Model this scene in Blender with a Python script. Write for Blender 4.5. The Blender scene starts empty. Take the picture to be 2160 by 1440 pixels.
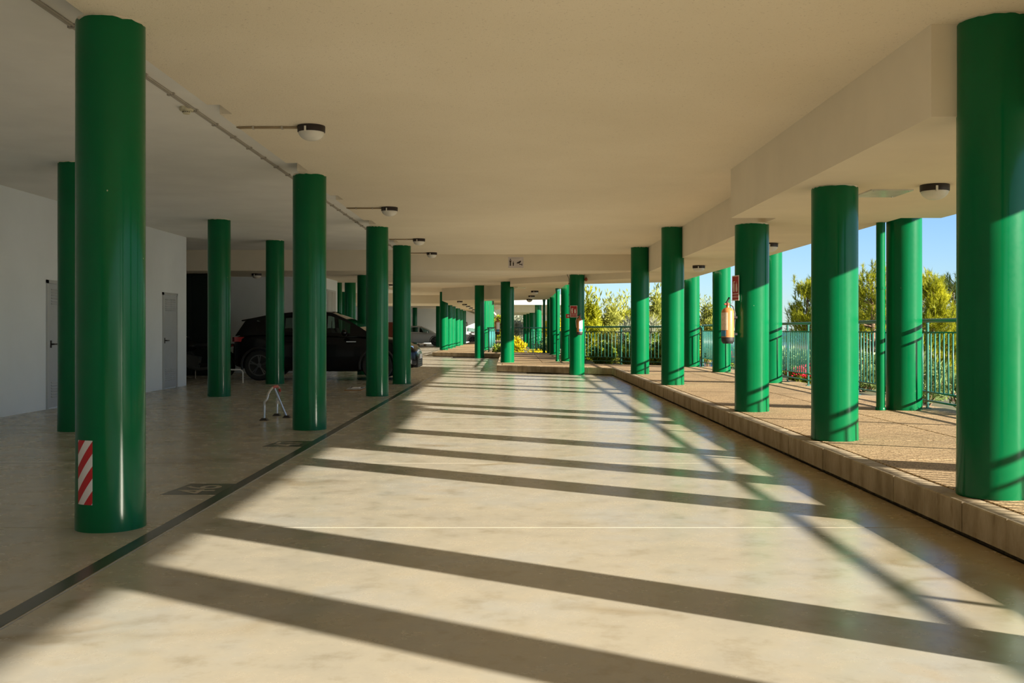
import bpy, math, random
import numpy as np
from mathutils import Vector, Matrix

random.seed(7)
RNG = np.random.default_rng(11)
sc = bpy.context.scene
COL = sc.collection
PI = math.pi

# ------------------------------------------------------------------ camera
H = 1.2
cam_d = bpy.data.cameras.new('camera')
cam_d.lens = 35.0
cam_d.sensor_width = 36.0
cam_d.sensor_fit = 'HORIZONTAL'
cam_d.shift_y = -25.0 / 2160.0
cam_d.clip_end = 6000
cam = bpy.data.objects.new('camera', cam_d)
cam.location = (0, 0, H)
cam.rotation_euler = (PI / 2, 0, 0)
COL.objects.link(cam)
sc.camera = cam

# ------------------------------------------------------------------ sky, sun, exposure
AZ = math.radians(32.5)
EL = math.radians(18.4)
SUN = Vector((math.cos(EL) * math.cos(AZ), -math.cos(EL) * math.sin(AZ), math.sin(EL)))
world = bpy.data.worlds.new('sky')
sc.world = world
world.use_nodes = True
wn = world.node_tree
wn.nodes.clear()
w_out = wn.nodes.new('ShaderNodeOutputWorld')
w_bg = wn.nodes.new('ShaderNodeBackground')
w_sky = wn.nodes.new('ShaderNodeTexSky')
w_sky.sky_type = 'NISHITA'
w_sky.sun_disc = False
w_sky.sun_elevation = math.radians(30)
w_sky.sun_rotation = PI / 2 + AZ
w_sky.air_density = 1.0
w_sky.dust_density = 0.15
w_sky.ozone_density = 2.0
w_bg.inputs['Strength'].default_value = 0.112
w_tint = wn.nodes.new('ShaderNodeMix')
w_tint.data_type = 'RGBA'
w_tint.blend_type = 'MULTIPLY'
w_tint.inputs['Factor'].default_value = 1.0
w_tint.inputs[7].default_value = (0.82, 1.07, 1.46, 1)
wn.links.new(w_sky.outputs['Color'], w_tint.inputs[6])
wn.links.new(w_tint.outputs[2], w_bg.inputs['Color'])
wn.links.new(w_bg.outputs['Background'], w_out.inputs['Surface'])

sun_d = bpy.data.lights.new('sun', 'SUN')
sun_d.energy = 14.4
sun_d.color = (1.0, 0.915, 0.77)
sun_d.angle = math.radians(0.6)
sun = bpy.data.objects.new('sun', sun_d)
sun.rotation_euler = SUN.to_track_quat('Z', 'Y').to_euler()
sun.location = (60, -40, 40)
COL.objects.link(sun)

sc.view_settings.view_transform = 'Standard'
sc.view_settings.look = 'None'
sc.view_settings.gamma = 1.0
sc.view_settings.use_curve_mapping = False
sc.view_settings.exposure = 0.15
sc.cycles.max_bounces = 8
sc.cycles.diffuse_bounces = 5
sc.cycles.sample_clamp_indirect = 8.0


# ------------------------------------------------------------------ materials
def new_mat(name):
    m = bpy.data.materials.new(name)
    m.use_nodes = True
    nt = m.node_tree
    b = nt.nodes['Principled BSDF']
    return m, nt, b


def pos_node(nt, scale=(1, 1, 1), obj=False):
    if obj:
        tc = nt.nodes.new('ShaderNodeTexCoord')
        src = tc.outputs['Object']
    else:
        g = nt.nodes.new('ShaderNodeNewGeometry')
        src = g.outputs['Position']
    mp = nt.nodes.new('ShaderNodeMapping')
    mp.inputs['Scale'].default_value = scale
    nt.links.new(src, mp.inputs['Vector'])
    return mp.outputs['Vector']


def noise(nt, vec, scale, detail=4, rough=0.55):
    n = nt.nodes.new('ShaderNodeTexNoise')
    n.inputs['Scale'].default_value = scale
    n.inputs['Detail'].default_value = detail
    n.inputs['Roughness'].default_value = rough
    nt.links.new(vec, n.inputs['Vector'])
    return n.outputs['Fac']


def ramp(nt, fac, stops):
    r = nt.nodes.new('ShaderNodeValToRGB')
    e = r.color_ramp.elements
    while len(e) < len(stops):
        e.new(0.5)
    for i, (p, c) in enumerate(stops):
        e[i].position = p
        e[i].color = (c[0], c[1], c[2], 1) if not isinstance(c, (int, float)) else (c, c, c, 1)
    nt.links.new(fac, r.inputs['Fac'])
    return r.outputs['Color']


def mixc(nt, fac, a, b, mode='MIX'):
    m = nt.nodes.new('ShaderNodeMix')
    m.data_type = 'RGBA'
    m.blend_type = mode
    for sock, v in ((m.inputs['Factor'], fac), (m.inputs[6], a), (m.inputs[7], b)):
        if hasattr(v, 'node'):
            nt.links.new(v, sock)
        elif isinstance(v, (int, float)):
            sock.default_value = v
        else:
            sock.default_value = (v[0], v[1], v[2], 1)
    return m.outputs[2]


def bump(nt, b, height, strength, dist=0.01):
    bn = nt.nodes.new('ShaderNodeBump')
    bn.inputs['Strength'].default_value = strength
    bn.inputs['Distance'].default_value = dist
    nt.links.new(height, bn.inputs['Height'])
    nt.links.new(bn.outputs['Normal'], b.inputs['Normal'])


def simple(name, col, rough=0.5, metal=0.0, var=0.08, vscale=6.0, bstr=0.0, bscale=60, spec=0.5, coat=0.0):
    m, nt, b = new_mat(name)
    v = pos_node(nt)
    lo = tuple(c * (1 - var) for c in col)
    hi = tuple(min(1, c * (1 + var)) for c in col)
    nt.links.new(ramp(nt, noise(nt, v, vscale), [(0.3, lo), (0.7, hi)]), b.inputs['Base Color'])
    b.inputs['Roughness'].default_value = rough
    b.inputs['Metallic'].default_value = metal
    b.inputs['Specular IOR Level'].default_value = spec
    b.inputs['Coat Weight'].default_value = coat
    if bstr:
        bump(nt, b, noise(nt, v, bscale, 3), bstr, 0.004)
    return m


MAT = {}


def make_materials():
    # stucco ceiling
    m, nt, b = new_mat('stucco')
    v = pos_node(nt)
    big = noise(nt, v, 0.8, 3)
    base = ramp(nt, big, [(0.3, (0.80, 0.715, 0.565)), (0.7, (0.85, 0.765, 0.615))])
    sp = noise(nt, v, 55, 2, 0.7)
    spk = ramp(nt, sp, [(0.26, 0.0), (0.38, 1.0)])
    nt.links.new(mixc(nt, spk, (0.60, 0.52, 0.40), base), b.inputs['Base Color'])
    b.inputs['Roughness'].default_value = 0.95
    b.inputs['Specular IOR Level'].default_value = 0.1
    bump(nt, b, noise(nt, v, 90, 4, 0.65), 0.55, 0.006)
    MAT['stucco'] = m
    MAT['plaster'] = simple('smooth_plaster', (0.79, 0.715, 0.575), 0.9, var=0.04, vscale=1.5, spec=0.1, bstr=0.08, bscale=40)
    MAT['plaster_l'] = simple('smooth_plaster_bay', (0.88, 0.87, 0.83), 0.9, var=0.04, vscale=1.5, spec=0.1, bstr=0.08, bscale=40)
    MAT['wall'] = simple('white_wall', (0.81, 0.86, 0.89), 0.85, var=0.03, vscale=1.2, spec=0.15, bstr=0.05, bscale=50)
    MAT['joint'] = simple('joint_dark', (0.05, 0.045, 0.035), 0.9)
    MAT['dirt_shade'] = simple('dirty_recess_shade', (0.15, 0.11, 0.065), 0.95, var=0.5, vscale=14)  # dirty brown, darkened to paint shade into the recess under the kerb

    # polished concrete floor
    m, nt, b = new_mat('polished_concrete')
    v = pos_node(nt)
    big = noise(nt, v, 0.9, 5, 0.6)
    mid = noise(nt, v, 4.0, 6, 0.65)
    fine = noise(nt, v, 22, 5, 0.7)
    c1 = ramp(nt, big, [(0.28, (0.385, 0.36, 0.30)), (0.48, (0.44, 0.40, 0.315)), (0.62, (0.42, 0.405, 0.355)), (0.75, (0.425, 0.355, 0.25))])
    c2 = ramp(nt, mid, [(0.26, (0.70, 0.66, 0.58)), (0.45, (1.0, 1.0, 1.0)), (0.60, (1.06, 1.05, 1.03)), (0.74, (0.93, 0.88, 0.79))])
    c3 = ramp(nt, fine, [(0.28, (0.78, 0.76, 0.72)), (0.42, (1, 1, 1))])
    c = mixc(nt, 0.75, c1, c2, 'MULTIPLY')
    c = mixc(nt, 0.35, c, c3, 'MULTIPLY')
    # wandering old water marks
    vw = pos_node(nt, (0.32, 0.45, 1))
    wn_ = nt.nodes.new('ShaderNodeTexNoise'); wn_.inputs['Scale'].default_value = 2.2; wn_.inputs['Detail'].default_value = 3
    nt.links.new(vw, wn_.inputs['Vector'])
    add = nt.nodes.new('ShaderNodeVectorMath'); add.operation = 'MULTIPLY_ADD'
    nt.links.new(wn_.outputs['Color'], add.inputs[0]); add.inputs[1].default_value = (0.9, 0.9, 0); nt.links.new(vw, add.inputs[2])
    vo = nt.nodes.new('ShaderNodeTexVoronoi'); vo.feature = 'DISTANCE_TO_EDGE'; vo.inputs['Scale'].default_value = 0.75
    nt.links.new(add.outputs[0], vo.inputs['Vector'])
    mk = ramp(nt, vo.outputs['Distance'], [(0.0, (0.66, 0.58, 0.45)), (0.035, (1, 1, 1))])
    msk = ramp(nt, noise(nt, v, 0.7, 2), [(0.5, 0.0), (0.62, 0.85)])
    c = mixc(nt, msk, c, mixc(nt, 1.0, c, mk, 'MULTIPLY'))
    # ochre dirt washed along the kerb
    sx = nt.nodes.new('ShaderNodeSeparateXYZ'); nt.links.new(pos_node(nt), sx.inputs[0])
    mr = nt.nodes.new('ShaderNodeMapRange'); mr.inputs['From Min'].default_value = 1.75; mr.inputs['From Max'].default_value = 2.55
    wob = nt.nodes.new('ShaderNodeMath'); wob.operation = 'MULTIPLY_ADD'; nt.links.new(noise(nt, v, 1.7, 4), wob.inputs[0]); wob.inputs[1].default_value = 0.7
    nt.links.new(sx.outputs['X'], wob.inputs[2])
    sh = nt.nodes.new('ShaderNodeMath'); sh.operation = 'SUBTRACT'; nt.links.new(wob.outputs[0], sh.inputs[0]); sh.inputs[1].default_value = 0.35
    nt.links.new(sh.outputs[0], mr.inputs['Value'])
    yl = nt.nodes.new('ShaderNodeMath'); yl.operation = 'LESS_THAN'; nt.links.new(sx.outputs['Y'], yl.inputs[0]); yl.inputs[1].default_value = 27.0
    mm = nt.nodes.new('ShaderNodeMath'); mm.operation = 'MULTIPLY'; nt.links.new(mr.outputs[0], mm.inputs[0]); nt.links.new(yl.outputs[0], mm.inputs[1])
    m2 = nt.nodes.new('ShaderNodeMath'); m2.operation = 'MULTIPLY'; nt.links.new(mm.outputs[0], m2.inputs[0]); m2.inputs[1].default_value = 0.7
    c = mixc(nt, m2.outputs[0], c, (0.36, 0.25, 0.105))
    nt.links.new(c, b.inputs['Base Color'])
    rr = ramp(nt, mid, [(0.3, 0.19), (0.75, 0.33)])
    nt.links.new(rr, b.inputs['Roughness'])
    b.inputs['Specular IOR Level'].default_value = 0.4
    bump(nt, b, noise(nt, v, 14, 3, 0.6), 0.03, 0.01)
    MAT['floor'] = m

    # exposed aggregate paver with ribs across the walkway
    m, nt, b = new_mat('ribbed_aggregate')
    v = pos_node(nt)
    vor = nt.nodes.new('ShaderNodeTexVoronoi'); vor.inputs['Scale'].default_value = 75
    nt.links.new(v, vor.inputs['Vector'])
    peb = ramp(nt, vor.outputs['Distance'], [(0.1, (0.72, 0.565, 0.355)), (0.5, (0.54, 0.405, 0.24)), (0.8, (0.25, 0.175, 0.095))])
    tone = ramp(nt, noise(nt, v, 1.3, 3), [(0.3, (0.80, 0.76, 0.72)), (0.7, (1.08, 1.02, 0.95))])
    c = mixc(nt, 1.0, peb, tone, 'MULTIPLY')
    wv = nt.nodes.new('ShaderNodeTexWave'); wv.wave_type = 'BANDS'; wv.bands_direction = 'Y'
    wv.inputs['Scale'].default_value = 4.2; wv.inputs['Distortion'].default_value = 0.25; wv.inputs['Detail'].default_value = 2
    wv.inputs['Detail Scale'].default_value = 6
    nt.links.new(v, wv.inputs['Vector'])
    gr = ramp(nt, wv.outputs['Fac'], [(0.02, 0.0), (0.16, 1.0)])
    c = mixc(nt, gr, (0.19, 0.13, 0.07), c)
    nt.links.new(c, b.inputs['Base Color'])
    b.inputs['Roughness'].default_value = 0.8
    b.inputs['Specular IOR Level'].default_value = 0.25
    h = mixc(nt, 0.35, gr, vor.outputs['Distance'])
    bump(nt, b, h, 0.35, 0.004)
    MAT['paver'] = m

    # kerb concrete
    m, nt, b = new_mat('kerb_concrete')
    v = pos_node(nt, (1, 1, 0.35))
    c1 = ramp(nt, noise(nt, v, 5, 5, 0.65), [(0.3, (0.27, 0.21, 0.13)), (0.5, (0.42, 0.335, 0.22)), (0.72, (0.54, 0.45, 0.32))])
    st = ramp(nt, noise(nt, v, 13, 4, 0.7), [(0.28, (0.62, 0.56, 0.48)), (0.42, (1, 1, 1))])
    nt.links.new(mixc(nt, 0.8, c1, st, 'MULTIPLY'), b.inputs['Base Color'])
    b.inputs['Roughness'].default_value = 0.85
    b.inputs['Specular IOR Level'].default_value = 0.25
    bump(nt, b, noise(nt, pos_node(nt), 40, 4), 0.4, 0.006)
    MAT['kerb'] = m

    # glossy green column paint with chips
    m, nt, b = new_mat('green_column_paint')
    v = pos_node(nt)
    g = ramp(nt, noise(nt, v, 2.0, 3), [(0.3, (0.0, 0.108, 0.033)), (0.7, (0.0, 0.124, 0.040))])
    ch = nt.nodes.new('ShaderNodeTexVoronoi'); ch.inputs['Scale'].default_value = 9
    nt.links.new(pos_node(nt, (1, 1, 0.8)), ch.inputs['Vector'])
    chip = ramp(nt, ch.outputs['Distance'], [(0.025, 1.0), (0.04, 0.0)])
    pick = ramp(nt, noise(nt, v, 3.1, 1), [(0.60, 0.0), (0.64, 1.0)])
    cf = mixc(nt, 1.0, chip, pick, 'MULTIPLY')
    nt.links.new(mixc(nt, cf, g, (0.45, 0.48, 0.33)), b.inputs['Base Color'])
    nt.links.new(ramp(nt, noise(nt, v, 30, 3), [(0.3, 0.30), (0.7, 0.40)]), b.inputs['Roughness'])
    b.inputs['Specular IOR Level'].default_value = 0.06
    b.inputs['Coat Weight'].default_value = 0.38
    b.inputs['Coat Roughness'].default_value = 0.13
    bh = mixc(nt, 0.5, noise(nt, v, 45, 3), noise(nt, v, 160, 2))
    bump(nt, b, bh, 0.07, 0.003)
    MAT['green'] = m

    MAT['fence'] = simple('fence_green', (0.012, 0.13, 0.095), 0.35, var=0.1, spec=0.5)
    MAT['baluster'] = simple('baluster_teal', (0.04, 0.185, 0.155), 0.35, var=0.08, spec=0.5)
    MAT['black'] = simple('black_plastic', (0.022, 0.014, 0.014), 0.45)
    MAT['boot'] = simple('black_rubber', (0.02, 0.018, 0.018), 0.55)
    MAT['dome'] = simple('opal_dome', (0.70, 0.68, 0.62), 0.3, var=0.03)
    MAT['conduit'] = simple('conduit_tan', (0.32, 0.245, 0.15), 0.6)
    MAT['conduit_grey'] = simple('conduit_grey', (0.40, 0.37, 0.32), 0.6)
    MAT['ivory'] = simple('ivory_plastic', (0.62, 0.58, 0.42), 0.5)
    MAT['door'] = simple('grey_door_paint', (0.47, 0.50, 0.53), 0.45, var=0.03)
    MAT['door_frame'] = simple('grey_frame_paint', (0.50, 0.52, 0.53), 0.5, var=0.03)
    MAT['paint_line'] = simple('dark_floor_paint', (0.055, 0.058, 0.05), 0.22, var=0.25, vscale=9)
    MAT['number'] = simple('worn_number_paint', (0.10, 0.093, 0.072), 0.25, var=0.3, vscale=20)
    MAT['digit'] = simple('bare_concrete', (0.42, 0.37, 0.28), 0.3)
    MAT['steel'] = simple('galvanised_steel', (0.55, 0.55, 0.55), 0.3, metal=0.9)
    MAT['steel_strip'] = simple('joint_strip', (0.55, 0.52, 0.47), 0.4, metal=0.4)
    MAT['red'] = simple('red_plastic', (0.45, 0.03, 0.02), 0.4)
    MAT['sign_red'] = simple('sign_red', (0.36, 0.018, 0.02), 0.5)
    MAT['sign_white'] = simple('sign_white', (0.72, 0.62, 0.55), 0.5)
    MAT['sign_lilac'] = simple('sign_lilac', (0.60, 0.55, 0.55), 0.5)
    MAT['copper'] = simple('copper_red_enamel', (0.50, 0.205, 0.065), 0.25, var=0.1, spec=0.6, coat=0.3)
    MAT['label'] = simple('paper_label', (0.72, 0.55, 0.40), 0.6, var=0.15, vscale=40)
    MAT['label_white'] = simple('paper_label_white', (0.85, 0.80, 0.74), 0.6, var=0.05, vscale=40)
    MAT['blue'] = simple('blue_label', (0.03, 0.20, 0.36), 0.6)
    MAT['hose'] = simple('pale_hose', (0.55, 0.50, 0.44), 0.5)
    MAT['panel'] = simple('pale_panel', (0.70, 0.70, 0.66), 0.25, var=0.12, vscale=8)
    MAT['dark_green'] = simple('dark_green_doors', (0.004, 0.012, 0.009), 0.4)
    MAT['notice'] = simple('notice_paper', (0.34, 0.36, 0.34), 0.7)
    MAT['rust'] = simple('red_brown_paint', (0.30, 0.06, 0.025), 0.6)
    MAT['black_paint'] = simple('black_car_paint', (0.004, 0.004, 0.005), 0.2, var=0.05, spec=0.22, coat=0.12)
    MAT['silver_paint'] = simple('silver_car_paint', (0.70, 0.68, 0.63), 0.3, metal=0.0, var=0.03, coat=0.3)
    MAT['tyre'] = simple('tyre_rubber', (0.012, 0.012, 0.012), 0.7)
    MAT['rim'] = simple('alloy_rim', (0.13, 0.13, 0.13), 0.35, metal=0.8)
    MAT['chrome'] = simple('chrome', (0.7, 0.7, 0.7), 0.12, metal=1.0)
    MAT['seat'] = simple('dark_upholstery', (0.015, 0.015, 0.016), 0.7)
    MAT['lens_red'] = simple('red_lens', (0.30, 0.008, 0.01), 0.15)
    MAT['lens'] = simple('clear_lens', (0.45, 0.47, 0.48), 0.08, metal=0.5)
    MAT['plate'] = simple('licence_plate', (0.75, 0.75, 0.76), 0.4)
    MAT['wing'] = simple('white_render', (0.80, 0.77, 0.70), 0.85, var=0.03, spec=0.1)
    MAT['bark'] = simple('bark', (0.20, 0.13, 0.08), 0.9, var=0.3, vscale=12)
    MAT['soil'] = simple('soil', (0.12, 0.115, 0.05), 0.95, var=0.35, vscale=3)
    MAT['sea'] = simple('sea_water', (0.02, 0.075, 0.10), 0.6, var=0.15, vscale=0.02, spec=0.15)
    MAT['wood'] = simple('pallet_wood', (0.35, 0.20, 0.09), 0.8, var=0.2, vscale=15)
    MAT['grey_box'] = simple('grey_metal_box', (0.45, 0.45, 0.43), 0.5)

    # hazard tape
    m, nt, b = new_mat('hazard_tape')
    tc = nt.nodes.new('ShaderNodeTexCoord')
    sx = nt.nodes.new('ShaderNodeSeparateXYZ'); nt.links.new(tc.outputs['UV'], sx.inputs[0])
    ad = nt.nodes.new('ShaderNodeMath'); ad.operation = 'SUBTRACT'
    nt.links.new(sx.outputs['Y'], ad.inputs[0]); nt.links.new(sx.outputs['X'], ad.inputs[1])
    fr = nt.nodes.new('ShaderNodeMath'); fr.operation = 'FRACT'; nt.links.new(ad.outputs[0], fr.inputs[0])
    gt = nt.nodes.new('ShaderNodeMath'); gt.operation = 'GREATER_THAN'; gt.inputs[1].default_value = 0.5
    nt.links.new(fr.outputs[0], gt.inputs[0])
    nt.links.new(mixc(nt, gt.outputs[0], (0.50, 0.015, 0.02), (0.72, 0.70, 0.70)), b.inputs['Base Color'])
    b.inputs['Roughness'].default_value = 0.35
    MAT['hazard'] = m

    # car glass (tinted, see-through)
    m, nt, b = new_mat('car_glass')
    tr = nt.nodes.new('ShaderNodeBsdfTransparent'); tr.inputs['Color'].default_value = (0.42, 0.52, 0.48, 1)
    gl = nt.nodes.new('ShaderNodeBsdfGlossy'); gl.inputs['Roughness'].default_value = 0.03
    fz = nt.nodes.new('ShaderNodeFresnel'); fz.inputs['IOR'].default_value = 1.5
    mx = nt.nodes.new('ShaderNodeMixShader')
    nt.links.new(fz.outputs[0], mx.inputs[0]); nt.links.new(tr.outputs[0], mx.inputs[1]); nt.links.new(gl.outputs[0], mx.inputs[2])
    nt.links.new(mx.outputs[0], nt.nodes['Material Output'].inputs['Surface'])
    MAT['glass'] = m

    def leafmat(name, lo, hi, trans=0.35, scale=1.6):
        m, nt, b = new_mat(name)
        v = pos_node(nt)
        c = ramp(nt, noise(nt, v, scale, 4, 0.7), [(0.32, lo), (0.66, hi)])
        nt.links.new(c, b.inputs['Base Color'])
        b.inputs['Roughness'].default_value = 0.5
        b.inputs['Specular IOR Level'].default_value = 0.3
        tl = nt.nodes.new('ShaderNodeBsdfTranslucent'); nt.links.new(c, tl.inputs['Color'])
        mx = nt.nodes.new('ShaderNodeMixShader'); mx.inputs[0].default_value = trans
        nt.links.new(b.outputs[0], mx.inputs[1]); nt.links.new(tl.outputs[0], mx.inputs[2])
        nt.links.new(mx.outputs[0], nt.nodes['Material Output'].inputs['Surface'])
        MAT[name] = m
    leafmat('pine_needles', (0.17, 0.21, 0.012), (0.55, 0.53, 0.03), 0.5, 2.0)
    leafmat('dark_pine_needles', (0.05, 0.085, 0.02), (0.16, 0.20, 0.03), 0.3, 2.0)
    leafmat('olive_leaves', (0.19, 0.21, 0.035), (0.50, 0.50, 0.10), 0.5, 1.4)
    leafmat('vine_leaves', (0.10, 0.17, 0.02), (0.32, 0.40, 0.04), 0.4, 2.5)
    leafmat('oleander_leaves', (0.08, 0.14, 0.04), (0.26, 0.33, 0.10), 0.3, 2.5)
    leafmat('yellow_leaves', (0.45, 0.40, 0.01), (0.85, 0.70, 0.02), 0.5, 2.0)
    leafmat('grey_leaves', (0.22, 0.24, 0.16), (0.40, 0.42, 0.30), 0.3, 2.0)
    leafmat('red_petals', (0.55, 0.01, 0.04), (0.75, 0.03, 0.08), 0.3, 6)


make_materials()


# ------------------------------------------------------------------ mesh helpers
class MB:
    def __init__(self):
        self.v = []
        self.f = []

    def add(self, vs, fs):
        o = len(self.v)
        self.v.extend(tuple(p) for p in vs)
        self.f.extend(tuple(i + o for i in f) for f in fs)
        return self

    def box(self, x0, x1, y0, y1, z0, z1):
        vs = [(x, y, z) for z in (z0, z1) for y in (y0, y1) for x in (x0, x1)]
        return self.add(vs, [(0, 2, 3, 1), (4, 5, 7, 6), (0, 1, 5, 4), (2, 6, 7, 3), (0, 4, 6, 2), (1, 3, 7, 5)])

    def obox(self, c, size, M=None):
        sx, sy, sz = (s / 2 for s in size)
        vs = [Vector((x, y, z)) for z in (-sz, sz) for y in (-sy, sy) for x in (-sx, sx)]
        if M is not None:
            vs = [M @ p for p in vs]
        c = Vector(c)
        return self.add([p + c for p in vs], [(0, 2, 3, 1), (4, 5, 7, 6), (0, 1, 5, 4), (2, 6, 7, 3), (0, 4, 6, 2), (1, 3, 7, 5)])

    def bbox(self, x0, x1, y0, y1, z0, z1, b=0.006):
        """box with chamfered top edges"""
        self.add([(x0, y0, z0), (x1, y0, z0), (x1, y1, z0), (x0, y1, z0),
                  (x0, y0, z1 - b), (x1, y0, z1 - b), (x1, y1, z1 - b), (x0, y1, z1 - b),
                  (x0 + b, y0 + b, z1), (x1 - b, y0 + b, z1), (x1 - b, y1 - b, z1), (x0 + b, y1 - b, z1)],
                 [(3, 2, 1, 0), (0, 1, 5, 4), (1, 2, 6, 5), (2, 3, 7, 6), (3, 0, 4, 7),
                  (4, 5, 9, 8), (5, 6, 10, 9), (6, 7, 11, 10), (7, 4, 8, 11), (8, 9, 10, 11)])
        return self

    def prism(self, poly, z0, z1):
        a = sum(poly[i][0] * poly[(i + 1) % len(poly)][1] - poly[(i + 1) % len(poly)][0] * poly[i][1] for i in range(len(poly)))
        if a < 0:
            poly = poly[::-1]
        n = len(poly)
        vs = [(x, y, z0) for x, y in poly] + [(x, y, z1) for x, y in poly]
        fs = [tuple(range(n - 1, -1, -1)), tuple(range(n, 2 * n))]
        fs += [(i, (i + 1) % n, n + (i + 1) % n, n + i) for i in range(n)]
        return self.add(vs, fs)

    def lathe(self, prof, c=(0, 0, 0), seg=24, M=None, cap=True):
        vs, fs = [], []
        c = Vector(c)
        for r, z in prof:
            for k in range(seg):
                a = 2 * PI * k / seg
                p = Vector((r * math.cos(a), r * math.sin(a), z))
                if M is not None:
                    p = M @ p
                vs.append(p + c)
        n = len(prof)
        for i in range(n - 1):
            for k in range(seg):
                k2 = (k + 1) % seg
                fs.append((i * seg + k, i * seg + k2, (i + 1) * seg + k2, (i + 1) * seg + k))
        if cap:
            fs.append(tuple(range(seg - 1, -1, -1)))
            fs.append(tuple((n - 1) * seg + k for k in range(seg)))
        return self.add(vs, fs)

    def tube(self, pts, r, seg=8, radii=None):
        pts = [Vector(p) for p in pts]
        n = len(pts)
        vs, fs = [], []
        prev = None
        for i, p in enumerate(pts):
            t = (pts[min(i + 1, n - 1)] - pts[max(i - 1, 0)]).normalized()
            if prev is None:
                ref = Vector((0, 0, 1)) if abs(t.z) < 0.9 else Vector((1, 0, 0))
                u = t.cross(ref).normalized()
            else:
                u = (prev - t * prev.dot(t)).normalized()
            prev = u
            w = t.cross(u)
            rr = radii[i] if radii else r
            for k in range(seg):
                a = 2 * PI * k / seg
                vs.append(p + (u * math.cos(a) + w * math.sin(a)) * rr)
        for i in range(n - 1):
            for k in range(seg):
                k2 = (k + 1) % seg
                fs.append((i * seg + k, i * seg + k2, (i + 1) * seg + k2, (i + 1) * seg + k))
        fs.append(tuple(range(seg - 1, -1, -1)))
        fs.append(tuple((n - 1) * seg + k for k in range(seg)))
        return self.add(vs, fs)

    def sphere(self, c, r, seg=14, rings=8, sc_=(1, 1, 1)):
        prof = []
        for i in range(rings + 1):
            a = -PI / 2 + PI * i / rings
            prof.append((max(1e-4, r * math.cos(a)), r * math.sin(a)))
        M = Matrix.Diagonal((sc_[0], sc_[1], sc_[2]))
        return self.lathe(prof, c, seg, M, cap=False)

    def mesh(self, name):
        me = bpy.data.meshes.new(name)
        me.from_pydata(self.v, [], self.f)
        me.update()
        return me

    def build(self, name, mat, parent=None, smooth=False, loc=None):
        me = self.mesh(name)
        return obj(name, me, mat, parent, smooth, loc)


def obj(name, me, mat=None, parent=None, smooth=False, loc=None):
    if mat is not None:
        me.materials.clear()
        me.materials.append(MAT[mat] if isinstance(mat, str) else mat)
    if smooth:
        me.polygons.foreach_set('use_smooth', [True] * len(me.polygons))
        try:
            me.set_sharp_from_angle(angle=math.radians(42))
        except Exception:
            pass
    o = bpy.data.objects.new(name, me)
    COL.objects.link(o)
    if parent is not None:
        o.parent = parent
    if loc is not None:
        o.location = loc
    return o


def tag(o, label=None, cat=None, group=None, kind=None):
    if label: o['label'] = label
    if cat: o['category'] = cat
    if group: o['group'] = group
    if kind: o['kind'] = kind
    return o


def thing(name, label, cat, loc=(0, 0, 0), rz=0.0, group=None):
    o = bpy.data.objects.new(name, None)
    o.empty_display_size = 0.1
    COL.objects.link(o)
    o.location = loc
    o.rotation_euler = (0, 0, rz)
    return tag(o, label, cat, group)


def struct(name, mb, mat, parent=None, smooth=False):
    o = mb.build(name, mat, parent, smooth)
    if parent is None:
        o['kind'] = 'structure'
    return o


def struct_root(name):
    o = bpy.data.objects.new(name, None)
    o.empty_display_size = 0.1
    COL.objects.link(o)
    o['kind'] = 'structure'
    return o


def text_mesh(name, txt, size, M, mat, parent, extrude=0.0008, align='CENTER'):
    cu = bpy.data.curves.new(name, 'FONT')
    cu.body = txt
    cu.size = size
    cu.align_x = align
    cu.align_y = 'CENTER'
    cu.extrude = extrude
    cu.resolution_u = 3
    tmp = bpy.data.objects.new('tmp_text', cu)
    COL.objects.link(tmp)
    bpy.context.view_layer.update()
    dg = bpy.context.evaluated_depsgraph_get()
    me = bpy.data.meshes.new_from_object(tmp.evaluated_get(dg))
    bpy.data.objects.remove(tmp)
    me.transform(M)
    return obj(name, me, mat, parent)


# ------------------------------------------------------------------ levels and plan
Z_CEIL = 3.065      # lane ceiling
Z_BAY = 3.18        # ceiling over the parking bays
Z_SOF = 2.50        # walkway soffit
Z_BEAM = 2.665      # cross beam soffit
Z_WALK = 0.20       # walkway level
R_L, R_R = 0.20, 0.206

# ------------------------------------------------------------------ floor
floor = struct_root('floor')
MB().prism([(-14, -26), (5.2, -26), (5.2, 26.4), (2.0, 29.2), (2.0, 42.6), (-1.1, 45), (-1.1, 92.5), (-14, 92.5)], -0.30, -0.012).build('subfloor', 'joint', floor)
YJ = [-26, -20, -14, -9, -6, -3, 0, 3.04, 6.04, 8.94, 11.94, 14.95, 17.95, 20.95, 23.95, 27, 30, 33, 36, 39, 42, 45, 48, 51, 54, 60, 66, 72, 78, 84, 92.4]
g = 0.005
for i in range(len(YJ) - 1):
    a, b_ = YJ[i] + g, YJ[i + 1] - g
    xr = 2.62 if YJ[i] < 27 else (0.4 if YJ[i] < 42 else -2.6)
    if YJ[i] < 27:
        MB().bbox(-2.045, xr, a, b_, -0.1, 0.0, 0.0018).build('floor_slab', 'floor', floor)
        MB().bbox(-13.9, -2.055, a, b_, -0.1, 0.0, 0.0018).build('floor_slab', 'floor', floor)
    else:
        MB().bbox(-13.9, xr, a, b_, -0.1, 0.0, 0.0018).build('floor_slab', 'floor', floor)
tag(MB().box(-2.150, -2.062, -6, 24, 0.0, 0.0015).build('painted_line', 'paint_line', floor), 'dark painted line along the parking bays')
MB().box(-2.054, -2.046, -6, 24, -0.02, 0.0025).build('joint_strip', 'steel_strip', floor)


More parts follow.
